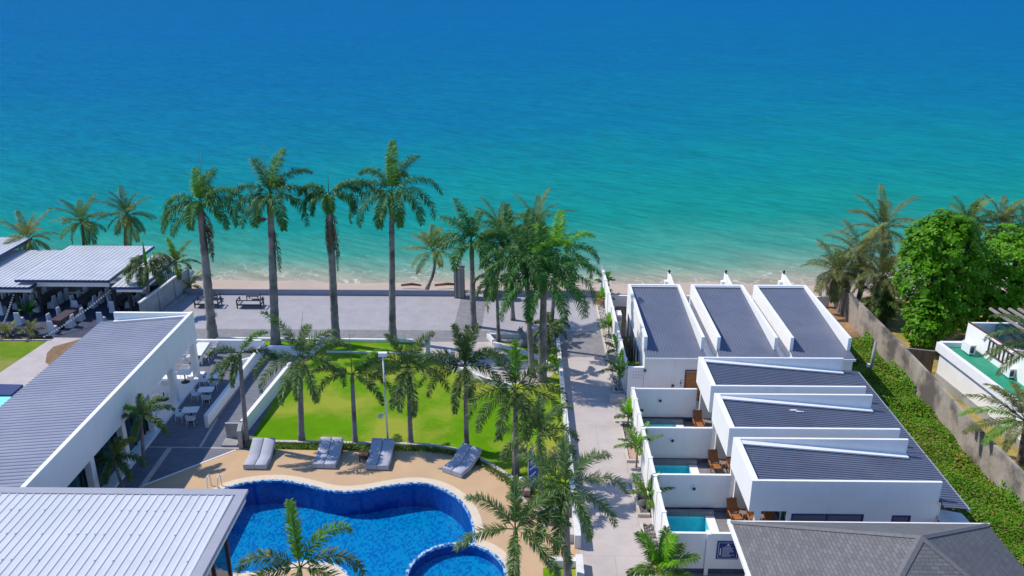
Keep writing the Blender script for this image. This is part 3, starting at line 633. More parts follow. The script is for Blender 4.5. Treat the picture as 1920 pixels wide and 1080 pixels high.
# ------------------------------------------------------------------ shingle hip roof
M['shingle'] = brickmat('grey_shingles', (.12,.12,.127), (.16,.16,.167), (.085,.085,.09), .30, .14, .010, .9, uv=True, bump=.6, big=.1)
t = thing('shingle_roof_house', 'house under a grey shingle hip roof in the bottom corner', 'house', (14.4,25.4,0))
BL,BR,FR,FL,AP = [Vector(p) for p in ((8.92,30.92,3.5),(19.9,30.92,3.5),(19.9,19.9,3.5),(8.92,19.9,3.5),(14.15,25.45,6.93))]
b = MB()
for p,q in ((BL,FL),(FL,FR),(FR,BR),(BR,BL)):
    e=(q-p).normalized(); h=(AP-p)-e*((AP-p).dot(e)); L_=(q-p).length; s=(AP-p).dot(e)
    b.poly([p,q,AP], uv=[(0,0),(L_,0),(s,h.length)])
b.build('roof', M['shingle'], t)
b = MB()
M['ridgecap'] = mat('grey_ridge_shingle', (.14,.14,.148), .9, .12, 6, fine=.15)
for p in (BL,BR,FR,FL):
    d=(AP-p); nrm=Vector((-d.y,d.x,0)).normalized()*.14; up=Vector((0,0,.045)); dn=Vector((0,0,-.03))
    b.poly([p+up,AP+up,AP+nrm+dn*.8,p+nrm+dn*.8]); b.poly([p-nrm+dn*.8,AP-nrm+dn*.8,AP+up,p+up])
b.build('ridge_cap', M['ridgecap'], t)
b = MB(); b.box(8.80,8.94,19.8,31.06,3.34,3.52); b.box(8.945,20.0,30.93,31.0,3.36,3.50); b.build('gutter', M['white'], t)
b = MB(); b.box(9.6,19.3,20.6,30.3,0,3.3); b.build('wall', M['white'], t)
# ------------------------------------------------------------------ building with the pale ribbed roof (bottom left)
t = thing('ribbed_roof_building', 'building with a pale ribbed metal roof at the bottom left corner', 'building', (-20,27,0))
b = MB(); corrugated(b, -32, -12.78, 20, 31.75, 3.78, 3.96, 'Y', .355, .032); b.mi = 1; rr = random.Random(5)
n=int(round((32-12.78)/.355)); pt=(32-12.78)/n
for r_ in range(8):
    y=30.6-r_*1.55; z=3.78+(y-20)/11.75*.18+.045
    for i in range(n):
        if rr.random()<.4: x=-32+i*pt+pt*.81; b.box(x-.022,x+.022,y-.035,y+.035,z-.014,z+.004)
b.build('roof', [M['roof_white'], M['trim']], t)
b = MB(); b.box(-32,-12.3,31.77,32.2,3.86,4.0); b.box(-12.72,-12.3,20,31.765,3.80,4.0); b.build('eave_trim', M['trim'], t)
b = MB(); b.box(-32,-12.42,20,32.08,3.45,3.76); b.build('fascia', M['white'], t)
b = MB(); b.box(-32,-13.25,20,31.3,-.74,3.44); b.build('wall', M['white'], t)
b = MB(); b.box(-13.24,-13.2,21,31.2,.3,3.0); b.build('window', M['blueglass'], t)
b = MB()
for y in (31.2,29.6,28.0,26.4): b.box(-13.22,-13.12,y,y+.1,-.74,3.3)
b.build('window_frame', M['brown'], t)
t.location += Vector((.40,-1.06,.76))

# ------------------------------------------------------------------ restaurant building on the left
t = thing('restaurant', 'white restaurant with long blue-grey sheet roof and tall sloping white fascia', 'building', (-24,42,0))
XF = -21.7
b = MB(); b.box(XF-.22,XF,31.2,51.25,2.72,4.68); b.build('fascia', M['white'], t)
zr = lambda x: 4.42-(XF-.22-x)*.085
b = MB(); corrugated(b, -27.9, XF-.22, 31.2, 50.75, zr(-27.9), zr(XF-.22), 'X', .30, .04); corrugated(b, -27.9,-26.9,50.75,51.2,zr(-27.9),zr(-26.9),'X',.3,.04); b.build('roof', M['roof_left'], t)
b = MB(); b.box(-26.85,XF-.222,51.0,51.22,3.2,4.66); b.build('end_parapet', M['white'], t)
b = MB(); b.hexa([(-26.85,50.76,zr(-26.85)+.05),(XF-.23,50.76,zr(XF)+.03),(XF-.23,50.995,zr(XF)+.03),(-26.85,50.995,zr(-26.85)+.05),(-26.85,50.76,zr(-26.85)+.14),(XF-.23,50.76,zr(XF)+.13),(XF-.23,50.995,zr(XF)+.13),(-26.85,50.995,zr(-26.85)+.14)]); b.build('flashing', M['metalwhite'], t)
b = MB(); b.box(-27.6,-21.6,31.2,51.6,.006,.15); b.build('plinth', M['white'], t)
for y in (51.05,47.4,43.95,40.35,36.8): b = MB(); b.box(-22.15,-21.8,y-.2,y+.2,.15,2.72); b.build('column', M['white'], t)
b = MB(); b.box(-22.3,-22.26,31.2,44.6,.16,2.72); b.build('glazing', M['glass'], t)
b = MB()
for k in range(11): y=44.5-k*1.18; b.box(-22.25,-22.18,y,y+.07,.16,2.72)
b.build('window_frame', M['dark'], t)
b = MB(); b.box(-27.5,-22.32,44.45,44.6,.15,3.4); b.box(-27.6,-27.4,31.2,44.44,.15,3.7); b.build('wall', M['white'], t)
b = MB(); b.box(-27.5,-22.2,31.2,51,2.66,2.70); b.build('ceiling', M['white'], t)
t = thing('low_canopy', 'dark low canopy with pale edge at the foot of the restaurant glass', 'canopy', (-20.9,33.8,0))
b = MB(); b.box(-22.2,-19.9,32.3,35.2,1.55,1.65); b.build('roof', M['roof_blue'], t); b = MB(); b.box(-19.9,-19.7,32.3,35.3,1.45,1.68); b.build('edge', M['kerb'], t); b = MB(); b.box(-19.95,-19.85,35.0,35.1,0,1.45); b.build('post', M['brown'], t)

# deck lines and low white walls
def strip(name,a,c,w_,z,m,lab): 
    b = MB(); a=Vector((a[0],a[1])); c=Vector((c[0],c[1])); n=Vector((-(c-a).y,(c-a).x)).normalized()*w_/2
    b.poly([(*(a-n),z),(*(c-n),z),(*(c+n),z),(*(a+n),z)]); return struct(b.build(name,m))
strip('deck_line',(-21.55,42.2),(-16.3,42.15),.10,.0085,M['kerb'],'')
strip('deck_line',(-18.6,42.26),(-18.75,45.6),.16,.0095,M['kerb'],'')
strip('deck_line',(-20.3,42.1),(-20.25,36),.30,.0105,M['kerb'],'')
a=at(268,911); c=at(442,844); b=MB(); b.wallseg(a,c,.09,.0,.03); struct(b.build('deck_kerb',M['white']))
t = thing('ramp_wall','long low white wall beside the dark ramp in front of the restaurant','wall',(-18.7,50,0))
b = MB(); b.wallseg((-18.95,44.4),(-18.55,55.0),.22,0,.85); b.build('panel', M['white'], t); b = MB(); b.wallseg((-18.8,44.45),(-18.4,54.9),.06,.0,.14); b.build('skirting', M['stone'], t)
b = MB(); b.wallseg((-16.55,43.7),(-15.75,51.6),.24,0,.9); tag(b.build('lawn_wall', M['white']), 'white retaining wall along the left side of the lawn', 'wall')
b = MB(); b.wallseg((-24.0,55.15),(-18.75,55.15),.22,0,.9); tag(b.build('terrace_wall', M['white']), 'white low wall behind the long dining table', 'wall')
b = MB(); b.wallseg((-18.3,54.75),(-14.9,54.75),.5,0,.55); b.wallseg((-15.0,55.1),(-14.6,56.5),.3,0,.55); tag(b.build('planter_wall', M['white']), 'white planter wall in front of the second royal palm', 'wall')
b = MB(); b.wallseg((-22.9,57.05),(-8.2,56.95),.18,0,.22); tag(b.build('garden_kerb', M['white']), 'long white kerb beneath the tall royal palms', 'kerb')
b = MB(); b.wallseg((-17.35,43.2),(-16.4,43.2),.16,0,1.05); b.wallseg((-16.42,43.1),(-16.2,42.1),.24,0,1.15); tag(b.build('concrete_screen', M['concrete2']), 'grey concrete corner screen beside the leftmost lounger', 'wall')
b = MB(); b.prism([(-17.4,42.3),(-16.5,42.3),(-16.5,43.1),(-17.4,43.1)],.011,.1); tag(b.build('concrete_step', M['concrete2']), 'low grey concrete step beside the corner screen', 'step')
sheet('planting_bed', rect(-22.9,-18.1,55.3,56.9), .010, M['lawn'])
sheet('planting_bed', rect(-18.1,-14.75,55.05,56.9), .010, M['lawn'])

# kerb between lawn and pool deck + hedge
kerb_pts = [(-15.1,42.75),(-13,42.72),(-10,42.65),(-7,42.6),(-5.4,42.5),(-4,42.1),(-2.9,41.45),(-1.8,40.5),(-.7,39.3),(-.1,38.55)]
def ribbon(pts, w_, z0, z1):
    b = MB(); pts=[Vector(p) for p in pts]; Ls=[]; Rs=[]
    for i,p in enumerate(pts):
        d=(pts[min(i+1,len(pts)-1)]-pts[max(i-1,0)]).normalized(); n=Vector((-d.y,d.x))*w_/2; Ls.append(p+n); Rs.append(p-n)
    b.prism([tuple(p) for p in Ls]+[tuple(p) for p in Rs[::-1]], z0, z1); return b
tag(ribbon(kerb_pts,.22,0,.16).build('lawn_kerb', M['kerb']), 'curved pale kerb between the lawn and the pool deck', 'kerb')
def leaf_blob(b, c, r, n, size, rr, flat=1.0):
    for _ in range(n):
        d = Vector((rr.gauss(0,1),rr.gauss(0,1),abs(rr.gauss(0,.8))))
        d.normalize(); p = Vector(c)+Vector((d.x*r[0],d.y*r[1],d.z*r[2]))*rr.uniform(.75,1.05)
        leafq(b,p,(d+Vector((rr.uniform(-.6,.6),rr.uniform(-.6,.6),rr.uniform(0,.6)))).normalized(),size*rr.uniform(.7,1.3),rr)
def leafq(b,p,nrm,s,rr,asp=.5):
    t = nrm.cross(Vector((rr.uniform(-1,1),rr.uniform(-1,1),rr.uniform(-1,1)))).normalized(); u = nrm.cross(t)
    k=len(b.v); b.v += [tuple(p-t*s*.5),tuple(p+u*s*asp*.5),tuple(p+t*s*.5),tuple(p-u*s*asp*.5)]; b.face([k,k+1,k+2,k+3])
rr = random.Random(8); b = MB()
hp = [(-14.4,42.38),(-12,42.35),(-9,42.3),(-6.5,42.25),(-5.2,42.1),(-4.0,41.72),(-2.8,41.05),(-1.8,40.15),(-.75,38.9),(-.3,38.2)]
for i in range(len(hp)-1):
    a=Vector(hp[i]); c=Vector(hp[i+1]); n=int((c-a).length*260)
    for _ in range(n):
        p=a.lerp(c,rr.random()); b.mi=0; leafq(b,Vector((p.x+rr.uniform(-.26,.26),p.y+rr.uniform(-.24,.24),rr.uniform(.02,.22))),Vector((rr.uniform(-.7,.7),rr.uniform(-.7,.7),1)).normalized(),rr.uniform(.07,.14),rr)
tag(b.build('border_planting', M['hedgeleaf']), 'low green border planting between kerb and pool deck', 'ground cover', kind='stuff')
tag(ribbon([(-.35,38.2),(-.1,37.6),(.15,37.0),(.75,36.2),(1.0,35)],.16,0,.06).build('deck_border', M['kerb']), 'thin pale stone border at the right edge of the pool deck', 'kerb')

# wall along the path (right side of the lawn)
b = MB(); b.wallseg((2.4,56.6),(2.55,37.4),.24,0,.62); tag(b.build('path_wall', M['white2']), 'long weathered white wall between the lawn and the path', 'wall')
b = MB(); b.wallseg((2.56,37.2),(2.56,33.5),.30,0,.75); tag(b.build('path_wall', M['white2']), 'short white wall beside the pool deck opening to the path', 'wall')
b = MB(); b.box(2.4,2.72,24,32.4,0,.55); b.box(1.1,2.398,32.1,32.38,0,.4); tag(b.build('path_wall', M['white2']), 'white planter wall at the bottom edge of the path', 'wall')
sheet('planting_bed', rect(.9,2.4,24,32.1), .012, M['lawn'])
b = MB(); b.box(.75,2.4,36.15,36.4,0,.3); b.box(.95,1.35,35.3,36.1,0,.55); b.box(1.7,2.4,33.9,35.2,.01,.5); tag(b.build('planter_block', M['kerb']), 'pale stepped planter blocks between pool deck and path', 'planter')
b = MB(); q=px([(612,661),(748,663),(800,668)]); b.wallseg(q[0],q[1],.12,0,.12); b.wallseg(q[1],q[2],.12,0,.12); tag(b.build('lawn_strip_kerb', M['white2']), 'thin white kerb between the shaded grass strip and the main lawn', 'kerb')
# raised beds by the statue
bedA = px([(915,652),(918,632),(1046,635),(1053,680),(1058,705),(985,672),(940,655)])
b = MB()
q = px([(925,645),(915,633),(1046,636)]) ; b.wallseg(q[0],q[1],.2,0,.35); b.wallseg(q[1],q[2],.2,0,.35)
q = px([(925,648),(965,658),(1010,675),(1048,700)])
for i in range(3): b.wallseg(q[i],q[i+1],.22,0,.3)
tag(b.build('bed_edging', M['white2']), 'white edging around the small lawn bed with the stone figure', 'kerb')
b = MB(); q = px([(842,665),(838,692),(868,700),(910,718),(960,730)])
for i in range(4): b.wallseg(q[i],q[i+1],.22,0,.4)
tag(b.build('bed_edging', M['white2']), 'white edging around the grass bed at the foot of the middle royal palm', 'kerb')
# carved stone figure, bollard post
c = at(982,648); t = thing('stone_figure','weathered grey stone animal figure on the small lawn bed','statue',c)
b = MB(); b.lathe((0,0),[(.05,0),(.42,.02),(.48,.3),(.4,.55),(.28,.75),(.1,.8)],9); b.tube([(.1,0,.55),(-.1,-.02,.85),(-.28,-.04,1.2)],[.3,.24,.2],9); b.tube([(-.22,-.04,1.2),(-.42,-.1,1.22)],[.22,.13],9); b.tube([(-.16,-.02,1.3),(-.1,0,1.5)],[.07,.03],6); b.tube([(-.28,.06,1.3),(-.3,.08,1.48)],[.07,.03],6); b.tube([(.4,0,.1),(.75,.1,.05)],[.18,.12],7); lpart(b,'body',M['stone'],t)
b = MB(); b.box(-.5,.8,-.35,.35,0,.06); lpart(b,'base',M['stone'],t)
c = at(803,668); t = thing('stone_lantern','pale stone lantern post at the garden entrance','lantern',c)
b = MB(); b.lathe((0,0),[(.25,0),(.25,.15),(.16,.2),(.14,.9),(.2,.95),(.2,1.0)],10); lpart(b,'post',M['white2'],t); b = MB(); b.lathe((0,0),[(.2,1.0),(.16,1.25),(.24,1.3),(.12,1.42),(.04,1.5)],10); lpart(b,'cap',M['white2'],t)
c = at(1012,668); t = thing('lantern_post','thin black bird-table post between the grey palm trunks','lantern',c)
b = MB(); b.tube([(0,0,0),(0,0,1.9)],.05,6); lpart(b,'post',M['dark'],t); b = MB(); b.lathe((0,0),[(.1,1.9),(.42,1.93),(.12,2.15)],8); lpart(b,'cap',M['dark'],t)

# ------------------------------------------------------------------ swimming pools
def inside(p, poly):
    c=False; j=len(poly)-1
    for i in range(len(poly)):
        if (poly[i][1]>p[1])!=(poly[j][1]>p[1]) and p[0]<(poly[j][0]-poly[i][0])*(p[1]-poly[i][1])/(poly[j][1]-poly[i][1])+poly[i][0]: c=not c
        j=i
    return c
def pool_thing(name, label, cat, pts, depth, center, other):
    t = thing(name, label, cat, (center[0],center[1],0), 'swimming pools on the tan deck')
    zt=.013 if name=='main_swimming_pool' else .0205
    k=len(pts); ar=sum(pts[i][0]*pts[(i+1)%k][1]-pts[(i+1)%k][0]*pts[i][1] for i in range(k))
    if ar<0: pts=pts[::-1]
    b=MB(); b.poly([(x,y,-depth) for x,y in pts]); b.build('floor', M['pooltile'], t)
    b=MB(); s=0
    for i in range(k):
        p,q=pts[i],pts[(i+1)%k]; b.poly([(q[0],q[1],-depth),(p[0],p[1],-depth),(p[0],p[1],-.12),(q[0],q[1],-.12)])
    b.build('side_wall', M['poolwall'], t)
    b=MB()
    for i in range(k):
        p,q=pts[i],pts[(i+1)%k]; b.poly([(q[0],q[1],-.12),(p[0],p[1],-.12),(p[0],p[1],.012),(q[0],q[1],.012)])
    out=offset_loop(pts,.11)
    for i in range(k):
        p,q=pts[i],pts[(i+1)%k]; P_,Q_=out[i],out[(i+1)%k]; b.poly([(p[0],p[1],zt),(P_[0],P_[1],zt),(Q_[0],Q_[1],zt),(q[0],q[1],zt)][::-1])
    b.build('edge_tile', M['pooledge'], t)
    b=MB(); o2=offset_loop(pts,.55)
    for i in range(k):
        p,q=out[i],out[(i+1)%k]; P_,Q_=o2[i],o2[(i+1)%k]
        mm=((P_[0]+Q_[0]+p[0]+q[0])/4,(P_[1]+Q_[1]+p[1]+q[1])/4)
        if inside(mm, other): continue
        b.poly([(p[0],p[1],zt+.0035),(P_[0],P_[1],zt+.0035),(Q_[0],Q_[1],zt+.0035),(q[0],q[1],zt+.0035)][::-1])
    if name!='main_swimming_pool': b.build('coping', M['coping'], t)
    else: b.build('coping', M['coping'], t)
    b=MB(); b.poly([(x,y,-.08) for x,y in pts]); b.build('water', M['water'], t)
    return t
pool_thing('main_swimming_pool','large curving blue tiled swimming pool on the tan deck','pool',pool_pts,1.45,(-8,35),offset_loop(kid_pts,.2))
pool_thing('paddling_pool','small round paddling pool joined to the large pool','pool',kid_pts,.55,KC,offset_loop(pool_pts,.2))
for i,(x,y) in enumerate(((390,917),(410,913))):
    pass
t = thing('pool_ladder','steel pool ladder handrails behind the eave of the ribbed roof','ladder',at(402,918))
for s in (0,1):
    b=MB(); x=-.28+s*.56; pts=[(x,.35,0),(x,.33,.6),(x,.22,.78),(x,.05,.8),(x,-.1,.7),(x,-.16,.4),(x,-.18,-.5)]; b.tube(pts,.03,6); lpart(b,'handrail',M['metalwhite'],t)

# ------------------------------------------------------------------ wave loungers by the pool
def lounger(loc, rz, label):
    t = thing('double_lounger', label, 'sun lounger', loc, 'grey double sun loungers by the pool', rz)
    prof=[]
    N_=16
    for i in range(N_+1):
        u=i/N_; y=-1.0+2.0*u
        z=.30+.02*math.sin(u*math.pi*2)+ (0 if u<.38 else .52*((u-.38)/.62)**1.15) - .05*math.exp(-((u-.5)/.13)**2)
        prof.append((y,z))
    for s in (-1,1):
        b=MB(); xa,xb=(.012,.64) if s>0 else (-.64,-.012); k=len(b.v)
        for y,z in prof:
            zb = max(.03, z-.27) 
            b.v += [(xa,y,zb),(xa,y,z-.03),(xa+.03,y,z),(xb-.03,y,z),(xb,y,z-.03),(xb,y,zb)]
        for i in range(N_):
            for j in range(6): a=k+i*6+j; c_=k+i*6+(j+1)%6; b.face([a,c_,c_+6,a+6], j in (1,2,3))
        b.face([k+j for j in range(6)][::-1]); b.face([k+N_*6+j for j in range(6)])
        lpart(b,'mattress',M['cushion'],t)
    b=MB(); b.box(-.6,.6,-.95,.3,.0,.05); b.box(-.6,.6,.55,.9,.0,.30); lpart(b,'base',M['dark'],t)
    return t
lg = lounger((-14.75,40.95,.012),0,'grey double sun lounger beside the concrete corner screen, all in sun')
G='grey double sun loungers by the pool'
dup(lg,(-10.95,41.1,.012),R(-2),'grey double sun lounger with shadow only across its head, left of the brown side table',G)
dup(lg,(-8.02,41.0,.012),R(-2),'grey double sun lounger mostly covered by palm shadow, right of the brown side table',G)
dup(lg,(-3.42,40.45,.012),R(-30),'grey double sun lounger turned at an angle at the curve of the border',G)
t = thing('side_table','small brown wooden side table between two shaded loungers','table',at(683,862,0))
b=MB(); b.box(-.26,.26,-.22,.22,.40,.46); lpart(b,'top',M['teak'],t)
for sx in (-1,1):
    for sy in (-1,1): b=MB(); b.box(sx*.22-.03,sx*.22+.03,sy*.18-.03,sy*.18+.03,0,.40); lpart(b,'leg',M['brown'],t)
b=MB(); b.box(-.2,.2,-.18,.18,.15,.19); lpart(b,'shelf',M['brown'],t)

# ------------------------------------------------------------------ tables and chairs
def white_chair():
    t = thing('white_chair','x','chair')
    b=MB(); b.box(-.23,.23,-.23,.21,.43,.47); lpart(b,'seat',M['metalwhite'],t)
    b=MB(); b.hexa([(-.23,.17,.47),(.23,.17,.47),(.23,.21,.47),(-.23,.21,.47),(-.22,.25,.80),(.22,.25,.80),(.22,.28,.80),(-.22,.28,.80)]); lpart(b,'backrest',M['metalwhite'],t)
    for sx in (-1,1):
        for sy in (-1,1): b=MB(); b.tube([(sx*.2,sy*.19,.43),(sx*.24,sy*.24,0)],[.022,.017],6); lpart(b,'leg',M['metalwhite'],t)
        b=MB(); b.tube([(sx*.24,.2,.66),(sx*.25,-.18,.65),(sx*.23,-.21,.45)],.017,6); lpart(b,'armrest',M['metalwhite'],t)
    return t
def cafe_table(loc, rz, label, L_=.85, W_=.85):
    t = thing('cafe_table', label, 'table', loc, 'white tables of the restaurant', rz)
    b=MB(); b.box(-L_/2,L_/2,-W_/2,W_/2,.71,.75); lpart(b,'tabletop',M['metalwhite'],t)
    b=MB(); b.tube([(0,0,.04),(0,0,.71)],.045,8); lpart(b,'pedestal',M['dark'],t)
    b=MB(); b.lathe((0,0),[(.28,0),(.28,.02),(.06,.05)],14); lpart(b,'foot',M['dark'],t)
    return t
wc = white_chair(); wc_used=[False]
def put_chair(loc, rz, label, G='white chairs of the restaurant'):
    if not wc_used[0]:
        wc.location=loc; wc.rotation_euler=(0,0,rz); wc['label']=label; wc['group']=G; wc_used[0]=True; return wc
    return dup(wc,loc,rz,label,G)
def tl(x,y): return at(x,y,.75).xy.to_3d()
for (x,y,L_,W_,z,lab) in [(357,768,.95,.72,.006,'shaded white table nearest the pool on the dark deck'),(386,730,.95,.72,.006,'shaded white table in the middle of the dark deck'),(400,704,.9,.8,.006,'white table at the edge of the sunlit deck beside the ramp wall')]:
    p=tl(x,y); cafe_table((p.x,p.y,z),R(6),lab,L_,W_)
    w_={357:'nearest the pool',386:'in the middle of the dark deck',400:'beside the ramp wall'}[x]
    put_chair((p.x+.22,p.y-.62,z),R(180+6),'white chair on the near side of the table '+w_)
    put_chair((p.x-.62,p.y-.1,z),R(80),'white chair on the left side of the table '+w_)
    if x==400: put_chair((p.x,p.y+.75,z),R(5),'white chair behind the table beside the ramp wall')
for (x,y,L_,W_,lab,side) in [(305,729,1.3,.85,'white table under the restaurant roof between two columns','between two columns'),(345,697,1.0,.8,'white table under the roof beside the corner column','beside the corner column')]:
    p=at(x,y,.9); cafe_table((p.x,p.y,.15),R(2),lab,L_,W_)
    put_chair((p.x-.25,p.y+.7,.15),0,'white chair behind the roofed table '+side); put_chair((p.x-.85,p.y,.15),R(90),'white chair left of the roofed table '+side)
p=at(290,768,.9); cafe_table((p.x,p.y,.15),0,'white table half hidden behind the column near the small deck palm',.7,.8)
# long dining table in the sun
p=at(376,651,.75); t=thing('long_dining_table','long white dining table in the sun by the low wall','table',(p.x,p.y,.006),None,R(4))
b=MB(); b.box(-.42,.42,-1.35,1.35,.71,.75); lpart(b,'tabletop',M['metalwhite'],t)
for sx in (-1,1):
    for sy in (-1,1): b=MB(); b.box(sx*.36-.03,sx*.36+.03,sy*1.25-.03,sy*1.25+.03,0,.71); lpart(b,'leg',M['metalwhite'],t)
for k in range(3):
    ww=['near','middle','far'][k]
    put_chair((p.x+.68,p.y-.85+.85*k,.006),R(-90),'white chair on the right of the long dining table, %s place'%ww)
    put_chair((p.x-.68,p.y-.85+.85*k,.006),R(90),'white chair on the left of the long dining table, %s place'%ww)
b=MB(); b.prism([(x_,y_) for x_,y_ in [(-20.3,52.2),(-19.0,53.2),(-19.0,53.0),(-20.3,52.0)]],.01,.5); tag(b.build('serving_bench', M['metalwhite']),'low white bench beside the leaning deck palm','bench')

# terrace sofas
def sofa(loc, rz, label):
    t = thing('outdoor_sofa', label, 'sofa', loc, 'black framed sofas on the terrace', rz)
    b=MB()
    for sx in (-.95,.95):
        for sy in (-.4,.4): b.box(sx-.04,sx+.04,sy-.04,sy+.04,0,.72)
        b.box(sx-.04,sx+.04,-.36,.36,.66,.72); b.box(sx-.04,sx+.04,-.36,.36,.28,.33)
    b.box(-.91,.91,-.44,-.38,.66,.72); b.box(-.91,.91,-.44,-.38,.26,.33); b.box(-.91,.91,.38,.44,.26,.33); lpart(b,'frame',M['dark'],t)
    b=MB(); b.box(-.9,.9,-.36,.37,.30,.37); lpart(b,'seat',M['terrace'],t)
    return t
p=at(470,575); s0=sofa((p.x,p.y,0),0,'black framed outdoor sofa standing clear on the terrace')
p=at(391,574); dup(s0,(p.x,p.y,0),0,'black framed outdoor sofa half hidden behind the tall palm trunk','black framed sofas on the terrace')
for (x,y,lab) in [(476,562,'low black slatted table behind the clear standing sofa'),(400,561,'low black slatted table behind the sofa at the palm trunk')]:
    p=at(x,y); t=thing('low_table',lab,'table',(p.x,p.y,0),'low black tables on the terrace'); b=MB(); b.box(-.5,.5,-.35,.35,.4,.45); lpart(b,'tabletop',M['dark'],t)
    for sx in (-1,1):
        for sy in (-1,1): b=MB(); b.box(sx*.46-.03,sx*.46+.03,sy*.31-.03,sy*.31+.03,0,.4); lpart(b,'leg',M['dark'],t)

# ------------------------------------------------------------------ dining pavilion far left
t = thing('dining_pavilion','open dining pavilion with stepped pale grey roofs and navy edges','pavilion',(-38,64,0))
def flat_roof(x0,x1,y0,y1,z,lab=None):
    b=MB(); corrugated(b,x0+.03,x1-.03,y0+.03,y1-.03,z,z,'Y',.36,.035); b.box(x0+.04,x1-.04,y0+.04,y1-.04,z-.16,z-.03); r_=b.build('roof',M['roof_pav'],t,lab)
    b=MB(); b.box(x0,x1,y0,y0+.028,z-.2,z-.004); b.box(x0,x1,y1-.028,y1,z-.2,z-.004); b.box(x0,x0+.028,y0+.03,y1-.03,z-.2,z-.004); b.box(x1-.028,x1,y0+.03,y1-.03,z-.2,z-.004); b.build('fascia',M['navy'],r_)
flat_roof(-39.6,-32.2,61.4,70,3.02); flat_roof(-46.6,-38.2,60.85,69.9,2.62); flat_roof(-31.9,-29.5,60.9,68.5,2.66); flat_roof(-56,-43.6,62,71.4,3.3)
b=MB(); b.box(-39.3,-32.5,61.9,62.1,2.3,2.8); b.box(-46,-38.4,61.3,61.5,2.02,2.42); b.box(-31.7,-29.7,61.3,61.5,2.1,2.47); b.box(-29.75,-29.6,61.6,68.2,2.2,2.47); b.build('beam',M['white'],t)
for x,y in ((-32.3,62),(-38.0,61.6),(-39.8,61.6),(-44,61.6),(-31.0,61.8),(-38,68),(-32.3,68)): b=MB(); b.box(x-.11,x+.11,y-.11,y+.11,0,2.3); b.build('post',M['dark'],t)
b=MB(); b.box(-50,-33.2,66.6,66.8,0,.75); tag(b.build('pavilion_wall',M['concrete2']),'low grey wall along the beach side of the dining pavilion','wall')
b=MB(); b.box(-31.4,-29.9,66.2,67.4,.0,.8); b.box(-33.4,-32.8,65.4,66.0,0,.9); tag(b.build('serving_counter',M['dark']),'dark counter boxes at the beach side of the pavilion','counter')
def covered_chair():
    t=thing('covered_chair','x','chair'); b=MB()
    b.hexa([(-.30,-.30,0),(.30,-.30,0),(.30,.30,0),(-.30,.30,0),(-.24,-.22,.47),(.24,-.22,.47),(.24,.24,.47),(-.24,.24,.47)]); lpart(b,'seat_cover',M['cloth'],t)
    b=MB(); b.hexa([(-.24,.12,.471),(.24,.12,.471),(.24,.26,.471),(-.24,.26,.471),(-.20,.20,1.0),(.20,.20,1.0),(.20,.28,1.0),(-.20,.28,1.0)]); lpart(b,'back_cover',M['cloth'],t)
    return t
cc=covered_chair(); cc_n=[0]; G='white covered chairs of the dining pavilion'
def put_cc(loc,rz,lab):
    cc_n[0]+=1
    if cc_n[0]==1: cc.location=loc; cc.rotation_euler=(0,0,rz); cc['label']=lab; cc['group']=G; return
    dup(cc,loc,rz,lab,G)
def dining(loc,rz,L_,lab,short,n):
    t=thing('dining_table',lab,'table',loc,'dark clothed tables of the pavilion',rz)
    b=MB(); b.box(-.42,.42,-L_/2,L_/2,.70,.76); lpart(b,'tabletop',M['maroon'],t)
    b=MB(); b.hexa([(-.45,-L_/2-.03,.30),(.45,-L_/2-.03,.30),(.45,L_/2+.03,.30),(-.45,L_/2+.03,.30),(-.425,-L_/2-.006,.74),(.425,-L_/2-.006,.74),(.425,L_/2+.006,.74),(-.425,L_/2+.006,.74)]); lpart(b,'tablecloth',M['maroon'],t)
    for sx in (-1,1):
        for sy in (-1,1): b=MB(); b.box(sx*.3-.03,sx*.3+.03,sy*(L_/2-.15)-.03,sy*(L_/2-.15)+.03,0,.3); lpart(b,'leg',M['dark'],t)
    c,s=math.cos(rz),math.sin(rz)
    for k in range(n):
        v=-L_/2+L_*(k+.5)/n
        for sd in (1,-1):
            lx,ly=sd*.72,v; put_cc((loc[0]+lx*c-ly*s,loc[1]+lx*s+ly*c,loc[2]),rz-sd*math.pi/2,'white covered chair %s of %s, %s'%('right' if sd>0 else 'left',short,('near end','middle','far end','last')[k] if n>1 else 'only one'))
    lx,ly=-.0,-L_/2-.45; put_cc((loc[0]+lx*c-ly*s,loc[1]+lx*s+ly*c,loc[2]),rz+math.pi,'white covered chair at the near head of '+short)
for x,y,L_,n,lab,short in [(168,552,2.9,3,'long maroon clothed table between the pavilion posts, under the big roof','the long maroon table'),(92,553,2.6,3,'dark clothed table left of the long maroon one under the roof','the table beside the maroon one'),(27,555,2.6,3,'dark clothed table at the left edge of the pavilion','the leftmost table'),(122,590,2.6,2,'dark clothed table at the open front of the pavilion by the string lights','the front table'),(232,555,2.4,2,'dark clothed table under the low side roof','the side roof table')]:
    p=at(x,y,.7); dining((p.x,p.y,.012),R(-4),L_,lab,short,n)
for x,y,lab in [(36,598,'white covered chair alone beside the left string lights'),(190,597,'white covered chair by the restaurant roof corner'),(2,580,'white covered chair cut by the left frame edge')]:
    p=at(x,y,.4); put_cc((p.x,p.y,.012),R(180),lab)
def lights(name,a,c,n,lab,sag=.35):
    t=thing('string_lights',lab,'string lights',a,'strings of festoon lights'); a=Vector(a); c=Vector(c); b=MB(); pts=[]
    for i in range(n+1): u=i/n; p=a.lerp(c,u); p.z-=sag*4*u*(1-u); pts.append(p)
    b.tube(pts,.012,4); b.build('wire',M['dark'],t); b=MB()
    for p in pts[1:-1]: b.lathe((p.x,p.y),[(.01,p.z-.15),(.065,p.z-.10),(.06,p.z-.04),(.02,p.z)],6)
    b.build('bulb',M['paint'],t)
